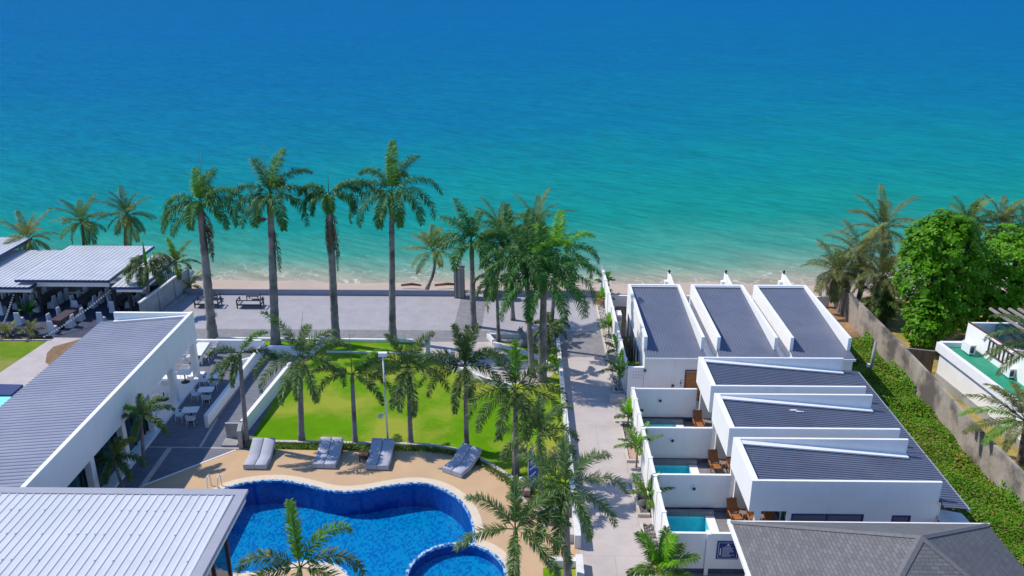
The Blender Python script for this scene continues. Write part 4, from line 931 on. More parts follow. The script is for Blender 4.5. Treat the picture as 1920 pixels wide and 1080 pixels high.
A=at(78,632,.25); lights('s',(A.x,A.y,.25),(-32.3,61.85,2.25),30,'string of festoon lights running up to the pavilion post beside the maroon tables',.25)
A=at(-5,630,.25); lights('s',(A.x,A.y,.3),(-39.9,61.5,2.0),20,'string of festoon lights at the left edge of the pavilion',.2)
b=MB(); A=at(84,634); b.box(A.x-1.0,A.x+.5,A.y-.12,A.y+.12,.012,.14); tag(b.build('lamp_base',M['dark']),'dark block at the foot of the string lights','block')
b=MB(); A=at(-30,638); C_=at(95,638); b.wallseg(A.xy,C_.xy,.12,0,.06); tag(b.build('lawn_edging',M['kerb']),'pale edging between the pavilion floor and the side lawn','kerb')
# concrete wall and gate beside the pavilion
t=thing('panel_wall','grey concrete panel wall with coping between pavilion and terrace','wall',(-28.9,64,0))
b=MB(); b.wallseg((-29.25,59.6),(-28.55,67.6),.12,0,1.85); b.build('panel',M['concrete2'],t); b=MB(); b.wallseg((-29.25,59.58),(-28.55,67.62),.22,1.852,1.95); b.build('coping',M['white2'],t)
for k in range(4): y=59.7+k*2.6; x=-29.25+.7*(y-59.6)/8; b=MB(); b.box(x+.062,x+.14,y-.07,y+.07,0,1.85); b.build('post',M['concrete2'],t)
b=MB(); b.wallseg((-28.95,60.2),(-28.4,66.1),.25,0,.18); tag(b.build('wall_footing',M['concrete2']),'rough footing strip along the concrete panel wall','kerb')
t=thing('barred_gate','tall black barred gate beside the pavilion side roof','gate',(-30.6,66,0)); b=MB(); b.box(-31.2,-31.1,67.2,67.3,0,2.4); b.box(-29.5,-29.4,67.2,67.3,0,2.4); b.box(-31.09,-29.51,67.22,67.28,2.2,2.28); b.build('frame',M['dark'],t)
b=MB()
for k in range(9): x=-31+.17*k; b.box(x-.02,x+.02,67.23,67.27,.1,2.19)
b.build('bars',M['dark'],t)
# corner pool at the left frame edge
t=thing('corner_pool','small teal pool with dark coping at the left frame edge','pool',at(0,735))
b=MB(); b.prism(px([(-90,722),(44,725),(22,744),(-90,744)]),.01,.16); b.build('coping',M['navy'],t); b=MB(); b.prism(px([(-95,744.5),(22,744.5),(5,772),(-95,772)]),.012,.03); b.build('water',M['tealtile'],t)

# ------------------------------------------------------------------ right boundary wall, vines, neighbour
b=MB(); cw=[(25.05,66.5),(25.15,60),(25.2,54),(25.15,47),(24.9,40.5),(25.1,35),(25.3,24)]
for i in range(len(cw)-1): b.wallseg(cw[i],(cw[i+1][0],cw[i+1][1]+.003),.2,-.3,2.15)
o=b.build('boundary_wall',M['concrete']); tag(o,'long stained grey concrete boundary wall on the right','wall')
b=MB(); A=at(1630,705); b.tube([(A.x,A.y,0),(A.x+.05,A.y,2.6)],[.13,.10],8); t=thing('concrete_post','thin grey concrete post standing in the green vines','post',A); b.build('post',M['concrete2'],t); b=MB(); b.box(A.x-.3,A.x-.1,A.y-.1,A.y+.1,.7,.9); b.build('meter_box',M['white'],t)
rr=random.Random(21)
def vines(x0f,x1,y0,y1,n,m,z0,z1,lab,name='vine_ground_cover',smin=.07,smax=.16):
    b=MB()
    for _ in range(n):
        y=rr.uniform(y0,y1); x=rr.uniform(x0f,x1)
        hb=.25+.22*math.sin(x*1.9+y*.7)*math.sin(y*1.3-x*.5)
        b.mi = 1 if rr.random() < (.10+.22*max(0,math.sin(y*.55+x*.6+2))*(1 if y<44 else .4)) else 0
        leafq(b,Vector((x,y,z0+(hb+.25*rr.random())*z1)),Vector((rr.uniform(-.7,.7),rr.uniform(-.7,.7),1)).normalized(),rr.uniform(smin,smax),rr,.8)
    # climbing the concrete wall here and there
    for _ in range(n//14):
        y=rr.uniform(y0,y1); 
        if math.sin(y*.9)+math.sin(y*.37+1)<.5: continue
        b.mi=0; leafq(b,Vector((25.0-rr.uniform(.02,.2),y,rr.uniform(.1,.9))),Vector((-1,rr.uniform(-.5,.5),rr.uniform(.2,1))).normalized(),rr.uniform(.1,.2),rr,.8)
    return tag(b.build(name,[M['vine'],M['vineyellow']]),lab,'ground cover',kind='stuff')
vines(21.6,24.95,28,57.6,40000,None,.0,.75,'bright green vines carpeting the strip beside the concrete wall')
# white house with green ledge
t=thing('neighbour_house','white neighbouring house with green coated ledge and roof terrace','house',(31,49,0))
hx=27.45; hn,hf=36.0,51.6
zl=2.3
def hq(y): return hx+.105*(51.6-y)      # front turns away from the wall
b=MB(); b.hexa([(hq(hn),hn,0),(40,hn,0),(40,hf,0),(hx,hf,0),(hq(hn),hn,zl),(40,hn,zl),(40,hf,zl),(hx,hf,zl)]); b.build('wall',M['white'],t)
b=MB(); b.wallseg((hx-.03,hf+.02),(hq(hn)-.03,hn),.06,0,.5); b.build('base_band',M['concrete2'],t)
b=MB(); b.wallseg((hx-.16,hf+.15),(hq(hn)-.16,hn),.28,zl-.25,zl+.35); b.wallseg((hx-.02,hf+.15),(29.6,hf+.15),.28,zl-.25,zl+.35); b.build('parapet',M['white'],t)
b=MB(); b.poly([(hx,hf,zl+.02),(hq(hn),hn,zl+.02),(40,hn,zl+.02),(40,hf,zl+.02)]); b.build('ledge',M['greenroof'],t)
b=MB(); ux=29.0
b.hexa([(ux,hn,zl),(40,hn,zl),(40,49.6,zl),(ux,49.6,zl),(ux+.0,hn,4.6),(40,hn,4.6),(40,49.6,4.6),(ux,49.6,4.6)]) if False else None
b.wallseg((29.35,52.3),(30.1,45.0),.18,zl-1,zl+1.5); b.wallseg((29.4,52.3),(36,52.3),.18,zl-1,zl+1.5); b.box(30.1,40,hn,46.6,zl,zl+3.0); b.box(31.6,40,46.61,51.9,zl,zl+.4); b.build('upper_wall',M['white'],t)
b=MB(); b.wallseg((29.3,52.4),(30.1,46.6),.1,zl+1.502,zl+1.58); rl=b.build('handrail',M['rail'],t)
b=MB(); 
for k in range(7): u=.34+.05*k; x=29.35+(30.1-29.35)*u; y=52.3+(45-52.3)*u; b.box(x-.16,x-.1,y-.04,y+.04,zl+.55,zl+1.35)
b.wallseg((29.35+.75*.32-.13,52.3-7.3*.32),(29.35+.75*.66-.13,52.3-7.3*.66),.07,zl+1.35,zl+1.42); b.wallseg((29.35+.75*.32-.13,52.3-7.3*.32),(29.35+.75*.66-.13,52.3-7.3*.66),.07,zl+.48,zl+.55)
b.build('balustrade',M['rail'],t)
b=MB(); b.box(31.0,36,50.8,52.1,zl+.42,zl+1.5); b.build('terrace_screen',M['glass'],t)
t=thing('pergola','grey timber pergola slats over the roof terrace of the neighbouring house','pergola',(33,50,3.5))
for x in (31.4,36.5): b=MB(); b.box(x-.08,x+.08,49.0,49.16,zl+.4,zl+2.3); b.build('post',M['white'],t)
for k in range(11):
    x=31.0+.62*k; b=MB(); b.hexa([(x,48.3,zl+2.32),(x+.14,48.3,zl+2.32),(x-.4+.14,52.6,zl+2.32),(x-.4,52.6,zl+2.32),(x,48.3,zl+2.46),(x+.14,48.3,zl+2.46),(x-.4+.14,52.6,zl+2.46),(x-.4,52.6,zl+2.46)]); b.build('slat',M['timber'],t)
b=MB(); b.box(30.8,38.2,49.0,49.15,zl+2.18,zl+2.318); b.build('beam',M['timber'],t)
t=thing('air_conditioner','grey white outdoor air conditioner on the green ledge','air conditioner',(28.9,50.8,zl)); b=MB(); b.obox((28.75,50.75),(1,.1),.2,.45,zl+.12,zl+.75); b.build('casing',M['metalwhite'],t); b=MB(); b.tube([(28.78,50.28,zl+.43),(28.79,50.26,zl+.43)],.22,12); b.build('fan_grille',M['dark'],t); b=MB(); b.box(28.6,28.95,50.5,51.0,zl+.02,zl+.118); b.build('bracket',M['dark'],t)
t=thing('air_conditioner','small outdoor air conditioner further along the green ledge under palm fronds','air conditioner',(29.6,47.6,zl)); b=MB(); b.obox((29.55,47.4),(1,.1),.18,.4,zl+.12,zl+.7); b.build('casing',M['metalwhite'],t); b=MB(); b.tube([(29.57,46.98,zl+.42),(29.58,46.96,zl+.42)],.2,12); b.build('fan_grille',M['dark'],t)
t=thing('bamboo_fence','brown bamboo fence between the concrete wall and the white house','fence',(26.5,53.2,0)); b=MB(); b.hexa([(25.3,53.1,0),(27.6,52.5,0),(27.6,52.56,0),(25.3,53.16,0),(25.3,53.1,1.55),(27.6,52.5,1.55),(27.6,52.56,1.55),(25.3,53.16,1.55)]); b.build('panel',M['bamboo'],t); b=MB(); b.wallseg((25.3,53.13),(27.6,52.53),.1,1.552,1.62); b.build('rail',M['timber'],t)

# ------------------------------------------------------------------ palms
def frond(b, o, az, el, L, droop, nl, ll, lw, style, r_, mi=0, rmi=None, rad=.03):
    if style in ('royal','plume'): L*=1.2; droop*=1.24 if style=='royal' else 1.16
    n=13; pts=[Vector(o)]; a=R(az); tw=r_.uniform(-.12,.12)
    for i in range(n):
        u=(i+.5)/n; e=R(max(el-droop*u**1.25,-88)); a2=a+tw*u
        pts.append(pts[-1]+Vector((math.cos(a2)*math.cos(e),math.sin(a2)*math.cos(e),math.sin(e)))*(L/n))
    m0=b.mi; b.mi=mi if rmi is None else rmi; b.tube(pts,[rad*(1-.8*i/n) for i in range(n+1)],4,cap=False); b.mi=mi
    for i in range(nl):
        u=(.10 if style!='coco' else .16)+(.90 if style!='coco' else .84)*i/(nl-1); f=u*n; k=min(int(f),n-1); p=pts[k].lerp(pts[k+1],f-k)
        T=(pts[k+1]-pts[k]).normalized(); S=Vector((-math.sin(a),math.cos(a),0)); S=(S-T*S.dot(T)).normalized(); U=T.cross(S)
        if U.z<0 and style=='coco': U=-U
        env=math.sin(math.pi*(.14+.80*u))**.6
        for s in (-1,1):
            if style=='plume': ro=r_.uniform(-1.3,1.3); fw=.72; g=.28
            elif style=='royal': ro=r_.choice((.35,-.2,-.6))+r_.uniform(-.25,.25); fw=.55; g=.8
            elif style=='dead': ro=r_.uniform(-1,1); fw=.9; g=.9
            else: ro=.15+r_.uniform(-.35,.35); fw=.60+.5*u; g=.8
            d=(T*fw+(S*s*math.cos(ro)+U*math.sin(ro))).normalized(); l=ll*env*r_.uniform(.82,1.12)
            p1=p+d*l*.5; d2=(d+Vector((0,0,-g))).normalized(); p2=p1+d2*l*.5
            W=d.cross(U if abs(d.dot(U))<.9 else S).normalized(); W=(W+U*r_.uniform(-.7,.7)).normalized()*lw*.5
            q=len(b.v); b.v+=[tuple(p-W*.4),tuple(p+W*.4),tuple(p1+W),tuple(p1-W),tuple(p2)]
            b.face([q,q+1,q+2,q+3]); b.face([q+3,q+2,q+4])
    b.mi=m0
def trunk_ring(b, pts, rad):
    """trunk with faint ring scars"""
    P_=[];Rr=[]
    for i in range(len(pts)-1):
        a,c=Vector(pts[i]),Vector(pts[i+1])
        for k in range(5): P_.append(a.lerp(c,k/5)); Rr.append((rad[i]+(rad[i+1]-rad[i])*k/5)*(1.0+.035*((k%2)*2-1)))
    P_.append(Vector(pts[-1])); Rr.append(rad[-1]); b.tube(P_,Rr,10)
PN=[0]
def palm(name, label, base, top, fronds, leaf, style='royal', nl=112, ll=.74, lw=.055, trad=.2, shaft=1.0, group=None, cat='palm tree', bark='bark', spear=None, dead=(), lean=0, fresh='fresh', bulge=0):
    PN[0]+=1; r_=random.Random(PN[0]*7+3); base=Vector(base); top=Vector(top); t=thing(name,label,cat,base,group)
    b=MB(); sh=top-(top-base).normalized()*shaft if shaft else top
    mid=[]; N_=6
    for i in range(N_+1):
        u=i/N_; p=base.lerp(sh,u); p.x+=lean*math.sin(u*math.pi)*1.0; mid.append(p-Vector((0,0,.1 if i==0 else 0)))
    rad=[trad*(1.30 if i==0 else 1.0-.32*(i/N_)+bulge*math.exp(-((i/N_-.45)/.25)**2)) for i in range(N_+1)]
    trunk_ring(b,mid,rad); b.build('trunk',M[bark],t)
    if shaft:
        b=MB(); q=[sh.lerp(top,k/4) for k in range(5)]; b.tube(q,[rad[-1]*1.12,rad[-1]*1.2,rad[-1]*1.0,rad[-1]*.75,rad[-1]*.5],10); b.build('crownshaft',M['shaft'],t)
    b=MB()
    for fr in fronds:
        az,el,L_,dr=fr[:4]; mi=fr[4] if len(fr)>4 else 0
        frond(b,top+Vector((math.cos(R(az))*.04,math.sin(R(az))*.04,-.05)),az,el,L_,dr,nl,ll,lw,style,r_,mi)
    b.build('crown',[M[leaf],M[fresh]],t)
    if spear:
        b=MB(); d=Vector((math.cos(R(spear[0]))*math.cos(R(spear[1])),math.sin(R(spear[0]))*math.cos(R(spear[1])),math.sin(R(spear[1])))); b.tube([top,top+d*spear[2]*.5,top+d*spear[2]],[.035 if spear[2]>1.9 else .13,.022 if spear[2]>1.9 else .11,.008],5); b.build('spear_leaf',M['shaft' if spear[2]>1.9 else 'fresh'],t)
    for dd in dead:
        az,zz,L_=dd[:3]; b=MB(); o=base.lerp(top,zz)+Vector((math.cos(R(az))*.15,math.sin(R(az))*.15,0)); frond(b,o,az,dd[3] if len(dd)>3 else -70,L_,18,int(nl*.6),ll*.7,lw,'dead',r_,0,None,.04); b.build('dead_frond',M['deadleaf'],t)
    return t
def rf(seed,n,L_,e0=78,e1=-5,dr=(55,95),jit=12,fresh=1,a0=None):
    r_=random.Random(seed); a0=r_.uniform(0,360) if a0 is None else a0; out=[]
    for i in range(n):
        u=i/max(1,n-1); out.append(((a0+137.5*i+r_.uniform(-jit,jit))%360, e0+(e1-e0)*u+r_.uniform(-6,6), L_*r_.uniform(.88,1.1)*(.8+.2*math.sin(math.pi*min(1,u+.25))), dr[0]+(dr[1]-dr[0])*u+r_.uniform(-8,8), 1 if i<fresh else 0))
    return out
def ptop(bx,by,tx,ty,bz=0.0):
    """base on the ground; crown height from the image rows at the base's distance"""
    b_=at(bx,by,bz); b0=(tx-CX)/FPX; bb=(CY-ty)/FPX
    dy=math.cos(PITCH)+bb*math.sin(PITCH); dz=-math.sin(PITCH)+bb*math.cos(PITCH); c,s=math.cos(YAW),math.sin(YAW); dx,dy=b0*c-dy*s,b0*s+dy*c
    k=b_.y/dy; return b_, Vector((dx*k,b_.y,CAM_H+dz*k))

GR='tall royal palms along the terrace'
B_,T_=ptop(399,636,374,378); palm('royal_palm','tall royal palm nearest the restaurant, dead brown fronds hanging down its trunk',B_,T_,
 [(110,74,2.2,35,1),(75,70,2.5,50),(10,55,3.2,105),(180,40,3.2,125),(192,15,3.3,95),(205,2,3.0,70),(352,25,3.1,105),(20,30,2.9,90),(335,5,2.6,75),(225,-15,2.6,50),(270,20,2.6,90),(90,40,2.8,80)],'royal',group=GR,trad=.33,shaft=.5,bulge=.1,spear=(65,78,3.4),dead=((10,.92,3.6,-80),(350,.86,2.6,-75),(30,.95,2.2,-70)))
B_,T_=ptop(517,648,506,362); palm('royal_palm','second tall royal palm from the restaurant, thin dead strand along its trunk',B_,T_,
 [(70,78,3.0,45,1),(130,68,3.0,60),(40,58,3.2,75),(178,42,3.3,110),(10,38,3.3,110),(195,12,3.3,100),(345,15,3.3,100),(300,5,3.0,75),(255,5,2.6,80),(90,40,2.8,80),(215,-5,2.7,70)],'royal',group=GR,trad=.31,shaft=1.5,bulge=.08,spear=(140,84,3.4),dead=((0,.80,3.4,-84),(180,.84,.9,0)))
B_,T_=ptop(630,645,616,362); palm('royal_palm','ragged royal palm with a sparse crown and a skirt of hanging dead fronds',B_,T_,
 [(165,45,2.3,95),(175,20,2.2,100),(15,48,3.6,105),(350,20,2.3,105),(30,40,2.4,90),(200,10,1.9,120),(280,10,1.6,90)],'royal',group=GR,trad=.29,shaft=.8,bulge=.05,spear=(80,84,2.1),dead=((190,.90,3.2,-82),(350,.90,3.4,-80),(20,.82,3.6,-84),(250,.86,2.6,-80)))
B_,T_=ptop(736,640,734,358); palm('royal_palm','tallest royal palm, with a clean straight trunk and a full crown',B_,T_,
 [(92,80,3.0,25,1),(60,66,3.2,60),(140,60,3.2,85),(15,48,3.6,100),(170,42,3.4,110),(350,25,3.6,105),(190,18,3.6,100),(215,8,3.2,90),(325,15,3.2,95),(255,0,2.8,80),(290,5,2.8,85),(80,50,3,80)],'royal',group=GR,trad=.27,shaft=1.7,bulge=.0,dead=((5,.80,1.1,62),))
B_,T_=ptop(888,612,884,452); palm('royal_palm','mid height royal palm standing on the grey cross path of the terrace',B_,T_,
 [(120,68,3.2,40),(150,62,2.8,60),(178,42,3.1,95),(190,18,3.1,85),(5,45,3.2,80),(25,35,3.0,80),(345,15,2.8,90),(310,10,2.4,90),(230,5,2.5,90),(80,60,2.6,50)],'royal',group=GR,trad=.24,shaft=1.3,bulge=.1,spear=(100,80,3.0))
GL='palms along the kerb of the lawn'
def fox(bx,by,tx,ty,fr,label,group=GL,**k):
    B_,T_=ptop(bx,by,tx,ty); kw=dict(style='plume',nl=130,ll=.50,lw=.045,trad=.155,shaft=.55); kw.update(k); return palm('foxtail_palm',label,B_,T_,fr,'fox',group=group,**kw)
fox(463,835,449,662,[(30,68,1.7,70,1),(172,28,1.9,80),(5,28,1.9,80),(215,-5,1.9,60),(265,-15,1.7,50),(240,0,1.6,70)],'small leaning palm beside the ramp wall, leftmost at the lawn',ll=.36,shaft=.3,trad=.15)
fox(565,828,562,668,[(150,70,2.9,55),(10,48,2.6,75),(30,60,2.2,70),(186,22,2.8,95),(215,8,2.6,80),(255,-5,2.6,60),(280,5,2.5,75),(345,18,2.9,90),(300,-5,2.6,60),(90,55,2.3,70)],'large bushy palm second from the left at the lawn kerb, long thin spear',spear=(60,78,2.6),trad=.19)
fox(666,832,660,700,[(15,60,2.1,55,1),(172,22,2.0,45),(350,22,2.4,95),(195,10,2.4,95),(40,40,1.8,70),(330,0,2.2,70)],'thin palm with few fronds and upright spear, left of the light pole',spear=(95,88,2.6),ll=.42)
fox(770,832,765,688,[(145,72,2.0,60),(40,72,2.1,55),(175,45,2.5,100),(5,48,2.5,95),(188,12,2.3,75),(352,12,2.4,80),(265,-2,2.4,75),(285,-6,2.6,72),(250,-10,2.2,60)],'palm just right of the white light pole at the lawn kerb',spear=(120,80,2.0))
fox(875,842,872,685,[(60,76,2.0,30),(120,74,2.0,30),(90,66,2.0,40),(172,50,2.3,95),(8,50,2.4,95),(190,20,2.6,85),(200,5,2.4,80),(350,15,2.0,85),(255,-5,2.5,75),(285,0,1.9,85),(30,45,1.9,80)],'palm at the bend of the lawn kerb behind the turned lounger')
fox(967,890,966,728,[(140,66,2.4,60),(30,52,2.4,80),(5,32,2.8,100),(178,38,2.8,100),(195,18,2.8,95),(220,5,2.7,80),(345,15,2.8,95),(285,-2,2.6,70),(310,0,2.7,75),(250,0,2.6,75),(90,75,2.2,40,1)],'thick crowned palm at the right end of the lawn kerb, beside the feather banner',trad=.2,ll=.55)
fox(1015,937,1010,812,[(130,55,2.1,70),(40,60,2.1,75),(10,30,2.0,90),(175,32,2.2,90),(200,10,2.1,80),(340,10,2.1,80),(275,0,1.9,75),(90,62,1.8,50)],'low palm with a spiky crown beside the path wall',group='palms by the path',trad=.13,ll=.45)
B_=at(1066,1085); fox(1064,1092,1060,912,[(140,45,2.4,70),(40,55,2.4,80),(90,66,2.0,55),(10,30,2.7,85),(178,28,2.4,85),(205,8,2.3,80),(345,-5,2.4,60),(260,-20,2.4,50),(300,0,2.2,80),(235,-5,2.3,70)],'tall palm leaning over the path wall at the bottom, dead side frond',group='palms by the path',spear=(95,85,3.6),trad=.2,ll=.5)
fox(972,1140,966,990,[(150,50,2.2,65),(32,50,2.4,70),(192,14,2.3,60),(338,22,2.5,85),(318,5,2.5,75),(268,-6,2.4,45),(90,68,1.8,40),(15,35,2.2,80)],'star shaped palm in front of the small round pool',group='palms by the path',spear=(100,84,2.8),ll=.48)
fox(556,1230,562,1062,[(115,74,2.2,45,1),(45,62,2.5,105,1),(178,38,2.4,90),(200,15,2.2,70),(2,45,2.6,115),(340,15,2.5,90),(270,-5,2.0,60)],'palm at the bottom edge in front of the large blue pool',group='palms by the path',spear=(125,78,2.2),ll=.5)
fox(270,872,264,778,[(160,40,1.5,85,1),(15,45,1.6,80),(185,15,1.6,80),(345,8,1.6,75),(270,-10,1.3,60),(110,60,1.3,70),(50,55,1.4,70)],'small dark palm in front of the restaurant glass',group='palms on the dark deck',ll=.34,trad=.11,shaft=.25)
fox(232,920,212,858,[(60,55,1.3,70,1),(170,25,1.5,70),(10,20,1.5,80),(200,5,1.4,70),(330,0,1.4,70),(270,-5,1.2,60),(100,50,1.3,70)],'short palm with a yellow tuft above the low dark canopy',group='palms on the dark deck',ll=.34,trad=.10,shaft=.2,fresh='cocoy')
# cluster of royal palms beside the path
GC='cluster of palms at the top of the path'
B_,T_=ptop(1016,712,1020,520); palm('royal_palm','stout royal palm of the cluster with the widest drooping crown',B_,T_,[(95,80,3.0,25),(70,62,3.2,60),(130,60,3.2,70),(10,48,3.7,90),(355,30,3.8,105),(170,42,4.2,100),(185,25,4.4,105),(180,55,3.6,85),(205,8,3.7,85),(150,50,3.4,85),(215,25,3.4,95),(325,18,3.6,95),(300,5,3.0,80),(245,0,3.0,80),(40,45,3.4,80),(345,10,3.6,90)],'royal',group=GC,trad=.30,shaft=1.0,bulge=.05,nl=120,ll=.78)
B_,T_=ptop(998,705,985,480); palm('royal_palm','grey trunked royal palm just behind the stout one',B_,T_,[(80,78,2.8,40),(120,62,2.8,60),(20,52,3.0,80,1),(175,35,3.0,95),(200,15,2.8,90),(340,20,3.0,90),(300,8,2.6,80),(240,5,2.6,80),(60,60,2.6,60,1)],'royal',group=GC,trad=.22,shaft=1.0,fresh='lime')
B_,T_=ptop(1030,655,1046,470); palm('royal_palm','bright yellow green crowned palm rising behind the stout royal palm',B_,T_,[(80,75,2.6,40,1),(130,60,2.6,60,1),(30,55,2.9,80,1),(5,35,3.0,95),(175,38,2.8,95),(195,12,2.8,90),(345,12,2.9,90),(300,5,2.6,80),(240,5,2.6,80)],'royal',group=GC,trad=.17,shaft=.8,fresh='lime')
B_,T_=ptop(962,600,955,452); palm('royal_palm','dark green palm between the cross path palm and the stout royal palm',B_,T_,[(95,75,2.6,40),(140,58,2.7,70),(40,55,2.8,80),(5,35,2.9,95),(178,38,2.9,95),(198,10,2.8,90),(340,12,2.8,90),(300,0,2.6,75),(240,5,2.6,80)],'royal',group=GC,trad=.17,shaft=.9)
B_,T_=ptop(935,640,931,520); palm('royal_palm','slim palm with a small ragged crown left of the stout one',B_,T_,[(170,30,1.8,95),(10,35,1.8,95),(200,5,1.8,80),(330,5,1.9,85),(260,-5,1.7,70),(90,50,1.7,70),(230,-20,1.6,50)],'fox',group=GC,trad=.15,shaft=.4,ll=.42)
B_,T_=ptop(1012,676,1046,610); palm('royal_palm','short dark palm with a thin bent stem between the grey trunks',B_,at(1030,610,3.2),[(20,40,1.4,90),(160,40,1.3,90),(340,10,1.4,80),(200,5,1.3,80),(90,60,1.2,70),(270,0,1.2,70)],'fox',group=GC,trad=.08,shaft=.0,bark='barkdark',ll=.34)
for i,(x,y,ty,lean,lab,lf,L_,sd) in enumerate([(800,541,478,.35,'yellow coconut palm with a curved trunk alone on the sand','cocoy',2.8,5),(925,545,430,.3,'green coconut palm behind the cluster, left one','coco',3.2,9),(1006,545,425,-.4,'bright coconut palm behind the cluster, right one','coco',3.4,14)]):
    B_,T_=ptop(x,y,{800:813,925:938,1006:1005}[x],ty if i else 470,-.35)
    palm('coconut_palm',lab,B_,T_,rf(sd,19,L_,82,-30,(50,80),fresh=2) if i else [(175,22,2.7,45),(160,55,2.4,50),(100,74,2.3,30),(70,66,2.3,40),(20,48,2.5,60),(5,22,2.7,55),(350,0,2.4,55),(200,-5,2.3,60),(215,-30,2.4,40),(290,10,2.2,70),(40,55,2.3,50),(130,60,2.2,50)],lf,'coco',nl=66,ll=.68,lw=.034,trad=.16,shaft=0,group='coconut palms on the beach',lean=lean,bark='barkdark' if i else 'bark',fresh='cocoy')
# left coconuts
for i,(x,tx,ty,H_,lab,sd,ln) in enumerate([(50,52,448,3.0,'coconut palm at the left edge behind the pavilion roofs',31,0),(156,154,415,4.3,'middle coconut palm behind the pavilion roof',32,.0),(228,238,402,4.6,'coconut palm with a hanging golden frond behind the pavilion',33,-.3)]):
    T_=at(tx,ty,H_); fr=rf(sd,19,2.9,82,-35,(45,65),fresh=0)
    if i==2: fr+= [(290,-35,3.0,45,1),(310,-30,2.8,45,1)]
    palm('coconut_palm',lab,(T_.x-.5,T_.y-.2,-.9),T_,fr,'coco' if i else 'olive','coco',nl=66,ll=.70,lw=.036,trad=.17,shaft=0,group='coconut palms behind the pavilion',lean=ln,bark='barkdark',fresh='cocoy')
B_=at(281,588); palm('royal_palm','grey frosted palm with a yellow green shoot beside the concrete panel wall',B_,ptop(281,588,273,495)[1],[(150,45,1.6,90),(30,45,1.8,80),(5,25,1.8,85),(185,20,1.8,80),(210,0,1.8,75),(335,0,1.8,70),(270,-20,1.5,55)],'fox','royal',trad=.2,shaft=1.2,group='palms beside the concrete panel wall',fresh='lime',spear=(95,86,1.9))
B_,T_=ptop(322,562,322,492); palm('coconut_palm','dark green young coconut palm behind the concrete panel wall',(B_.x,66.9,-.2),(B_.x,66.9,2.6),rf(41,11,2.3,82,0,(45,70)),'coco','coco',nl=70,ll=.5,lw=.042,trad=.14,shaft=0,group='palms beside the concrete panel wall',bark='barkdark')
B_=at(362,540); palm('coconut_palm','low yellow green young palm at the beach end of the panel wall',(B_.x,67.2,-.3),(B_.x,67.2,.4),rf(42,9,1.9,75,15,(40,60)),'cocoy','coco',nl=34,ll=.42,lw=.05,trad=.1,shaft=0,group='palms beside the concrete panel wall')
# right coconuts
GRC='coconut palms beyond the boundary wall'
for tx,ty,H_,lab,sd,L_,lf in [(1655,430,5.2,'highest coconut palm beside the big green tree',51,4.0,'olive'),(1610,478,4.3,'olive coconut palm leaning out over the beach',52,3.6,'olive'),(1572,510,3.4,'lowest olive coconut palm at the end of the boundary wall',53,3.0,'olive'),(1660,520,3.6,'brownish coconut palm tucked against the big green tree',54,2.8,'olive'),(1655,565,1.8,'young green palm beneath the brownish coconut palms',55,1.8,'coco'),(1815,420,5.6,'coconut palm peeping out behind the two big trees',56,3.0,'coco'),(1876,425,5.4,'coconut palm behind the right big tree',57,3.2,'olive'),(1920,440,4.6,'coconut palm cut by the right frame edge behind the trees',58,3.0,'coco')]:
    T_=at(tx,ty,H_); palm('coconut_palm',lab,(T_.x+.5,T_.y+.1,-.3 if T_.y>66 else 0),T_,rf(sd,22,L_,84,-45,(50,85),fresh=1),lf,'coco',nl=76,ll=.76,lw=.036,trad=.19,shaft=0,group=GRC,lean=.3,bark='bark',fresh='cocoy')
T_=Vector((30.0,46.2,5.2)); palm('queen_palm','feathery grey green palm leaning over the green ledge of the white house',(30.6,45.2,0),(29.7,45.0,5.6),[(150,60,3.4,85),(175,45,3.6,95),(185,20,3.4,80),(120,50,3.2,75),(200,0,3.4,60),(230,10,3.0,70),(90,60,3.0,70),(30,50,3,80),(270,20,2.8,80),(165,5,3.2,55),(330,30,3,80)],'fox','coco',nl=70,ll=.6,lw=.045,trad=.2,shaft=0,group='palms by the white house',bark='barkdark')
T_=at(1925,790,2.7); palm('queen_palm','lower yellowish palm with long fronds reaching over the boundary wall',(T_.x+.2,T_.y,0),T_,[(150,40,3.4,60),(172,32,3.7,65,1),(188,15,3.6,50),(205,20,3.4,65,1),(225,25,3.2,80),(120,55,3,70),(90,60,2.6,60),(250,20,2.8,75),(30,45,3,80),(330,30,3,80),(160,65,2.6,50)],'olive','coco',nl=70,ll=.6,lw=.05,trad=.2,shaft=0,group='palms by the white house',bark='barkdark',fresh='fresh')
# small palms in the beds along the path
GP='young palms in the beds along the path'
for i,(x,y,h,L_,lf,lab) in enumerate([(1131,575,.7,1.0,'cocoy','tiny young palm at the beach end of the path beds'),(1141,632,.9,1.1,'brightcoco','small yellow green palm second from the beach end of the beds'),(1158,676,.8,1.2,'olive','yellowish young palm beside the big fan leaved one'),(1160,735,1.4,1.5,'brightcoco','big green young palm at the end of the upper path bed'),(1177,800,.7,1.1,'fox','dark drooping young palm beside the concrete step'),(1193,876,1.2,1.7,'brightcoco','bright yellow green young palm in the pebble bed'),(1213,962,1.0,1.5,'brightcoco','yellow green young palm on the stony bed above the red strip'),(1234,1120,1.3,2.1,'brightcoco','big fan of green palm leaves at the bottom of the beds'),(1133,548,.9,1.1,'coco','young palm against the pointed end of the boundary wall')]):
    B_=at(x,y); palm('young_palm',lab,B_,B_+Vector((.02,.02,h)),rf(60+i,9 if L_<1.8 else 12,L_,84,28,(35,65),fresh=3),lf,'coco',nl=30 if L_<1.8 else 44,ll=.36 if L_<1.8 else .6,lw=.055,trad=.06,shaft=0,group=GP,fresh='lime')
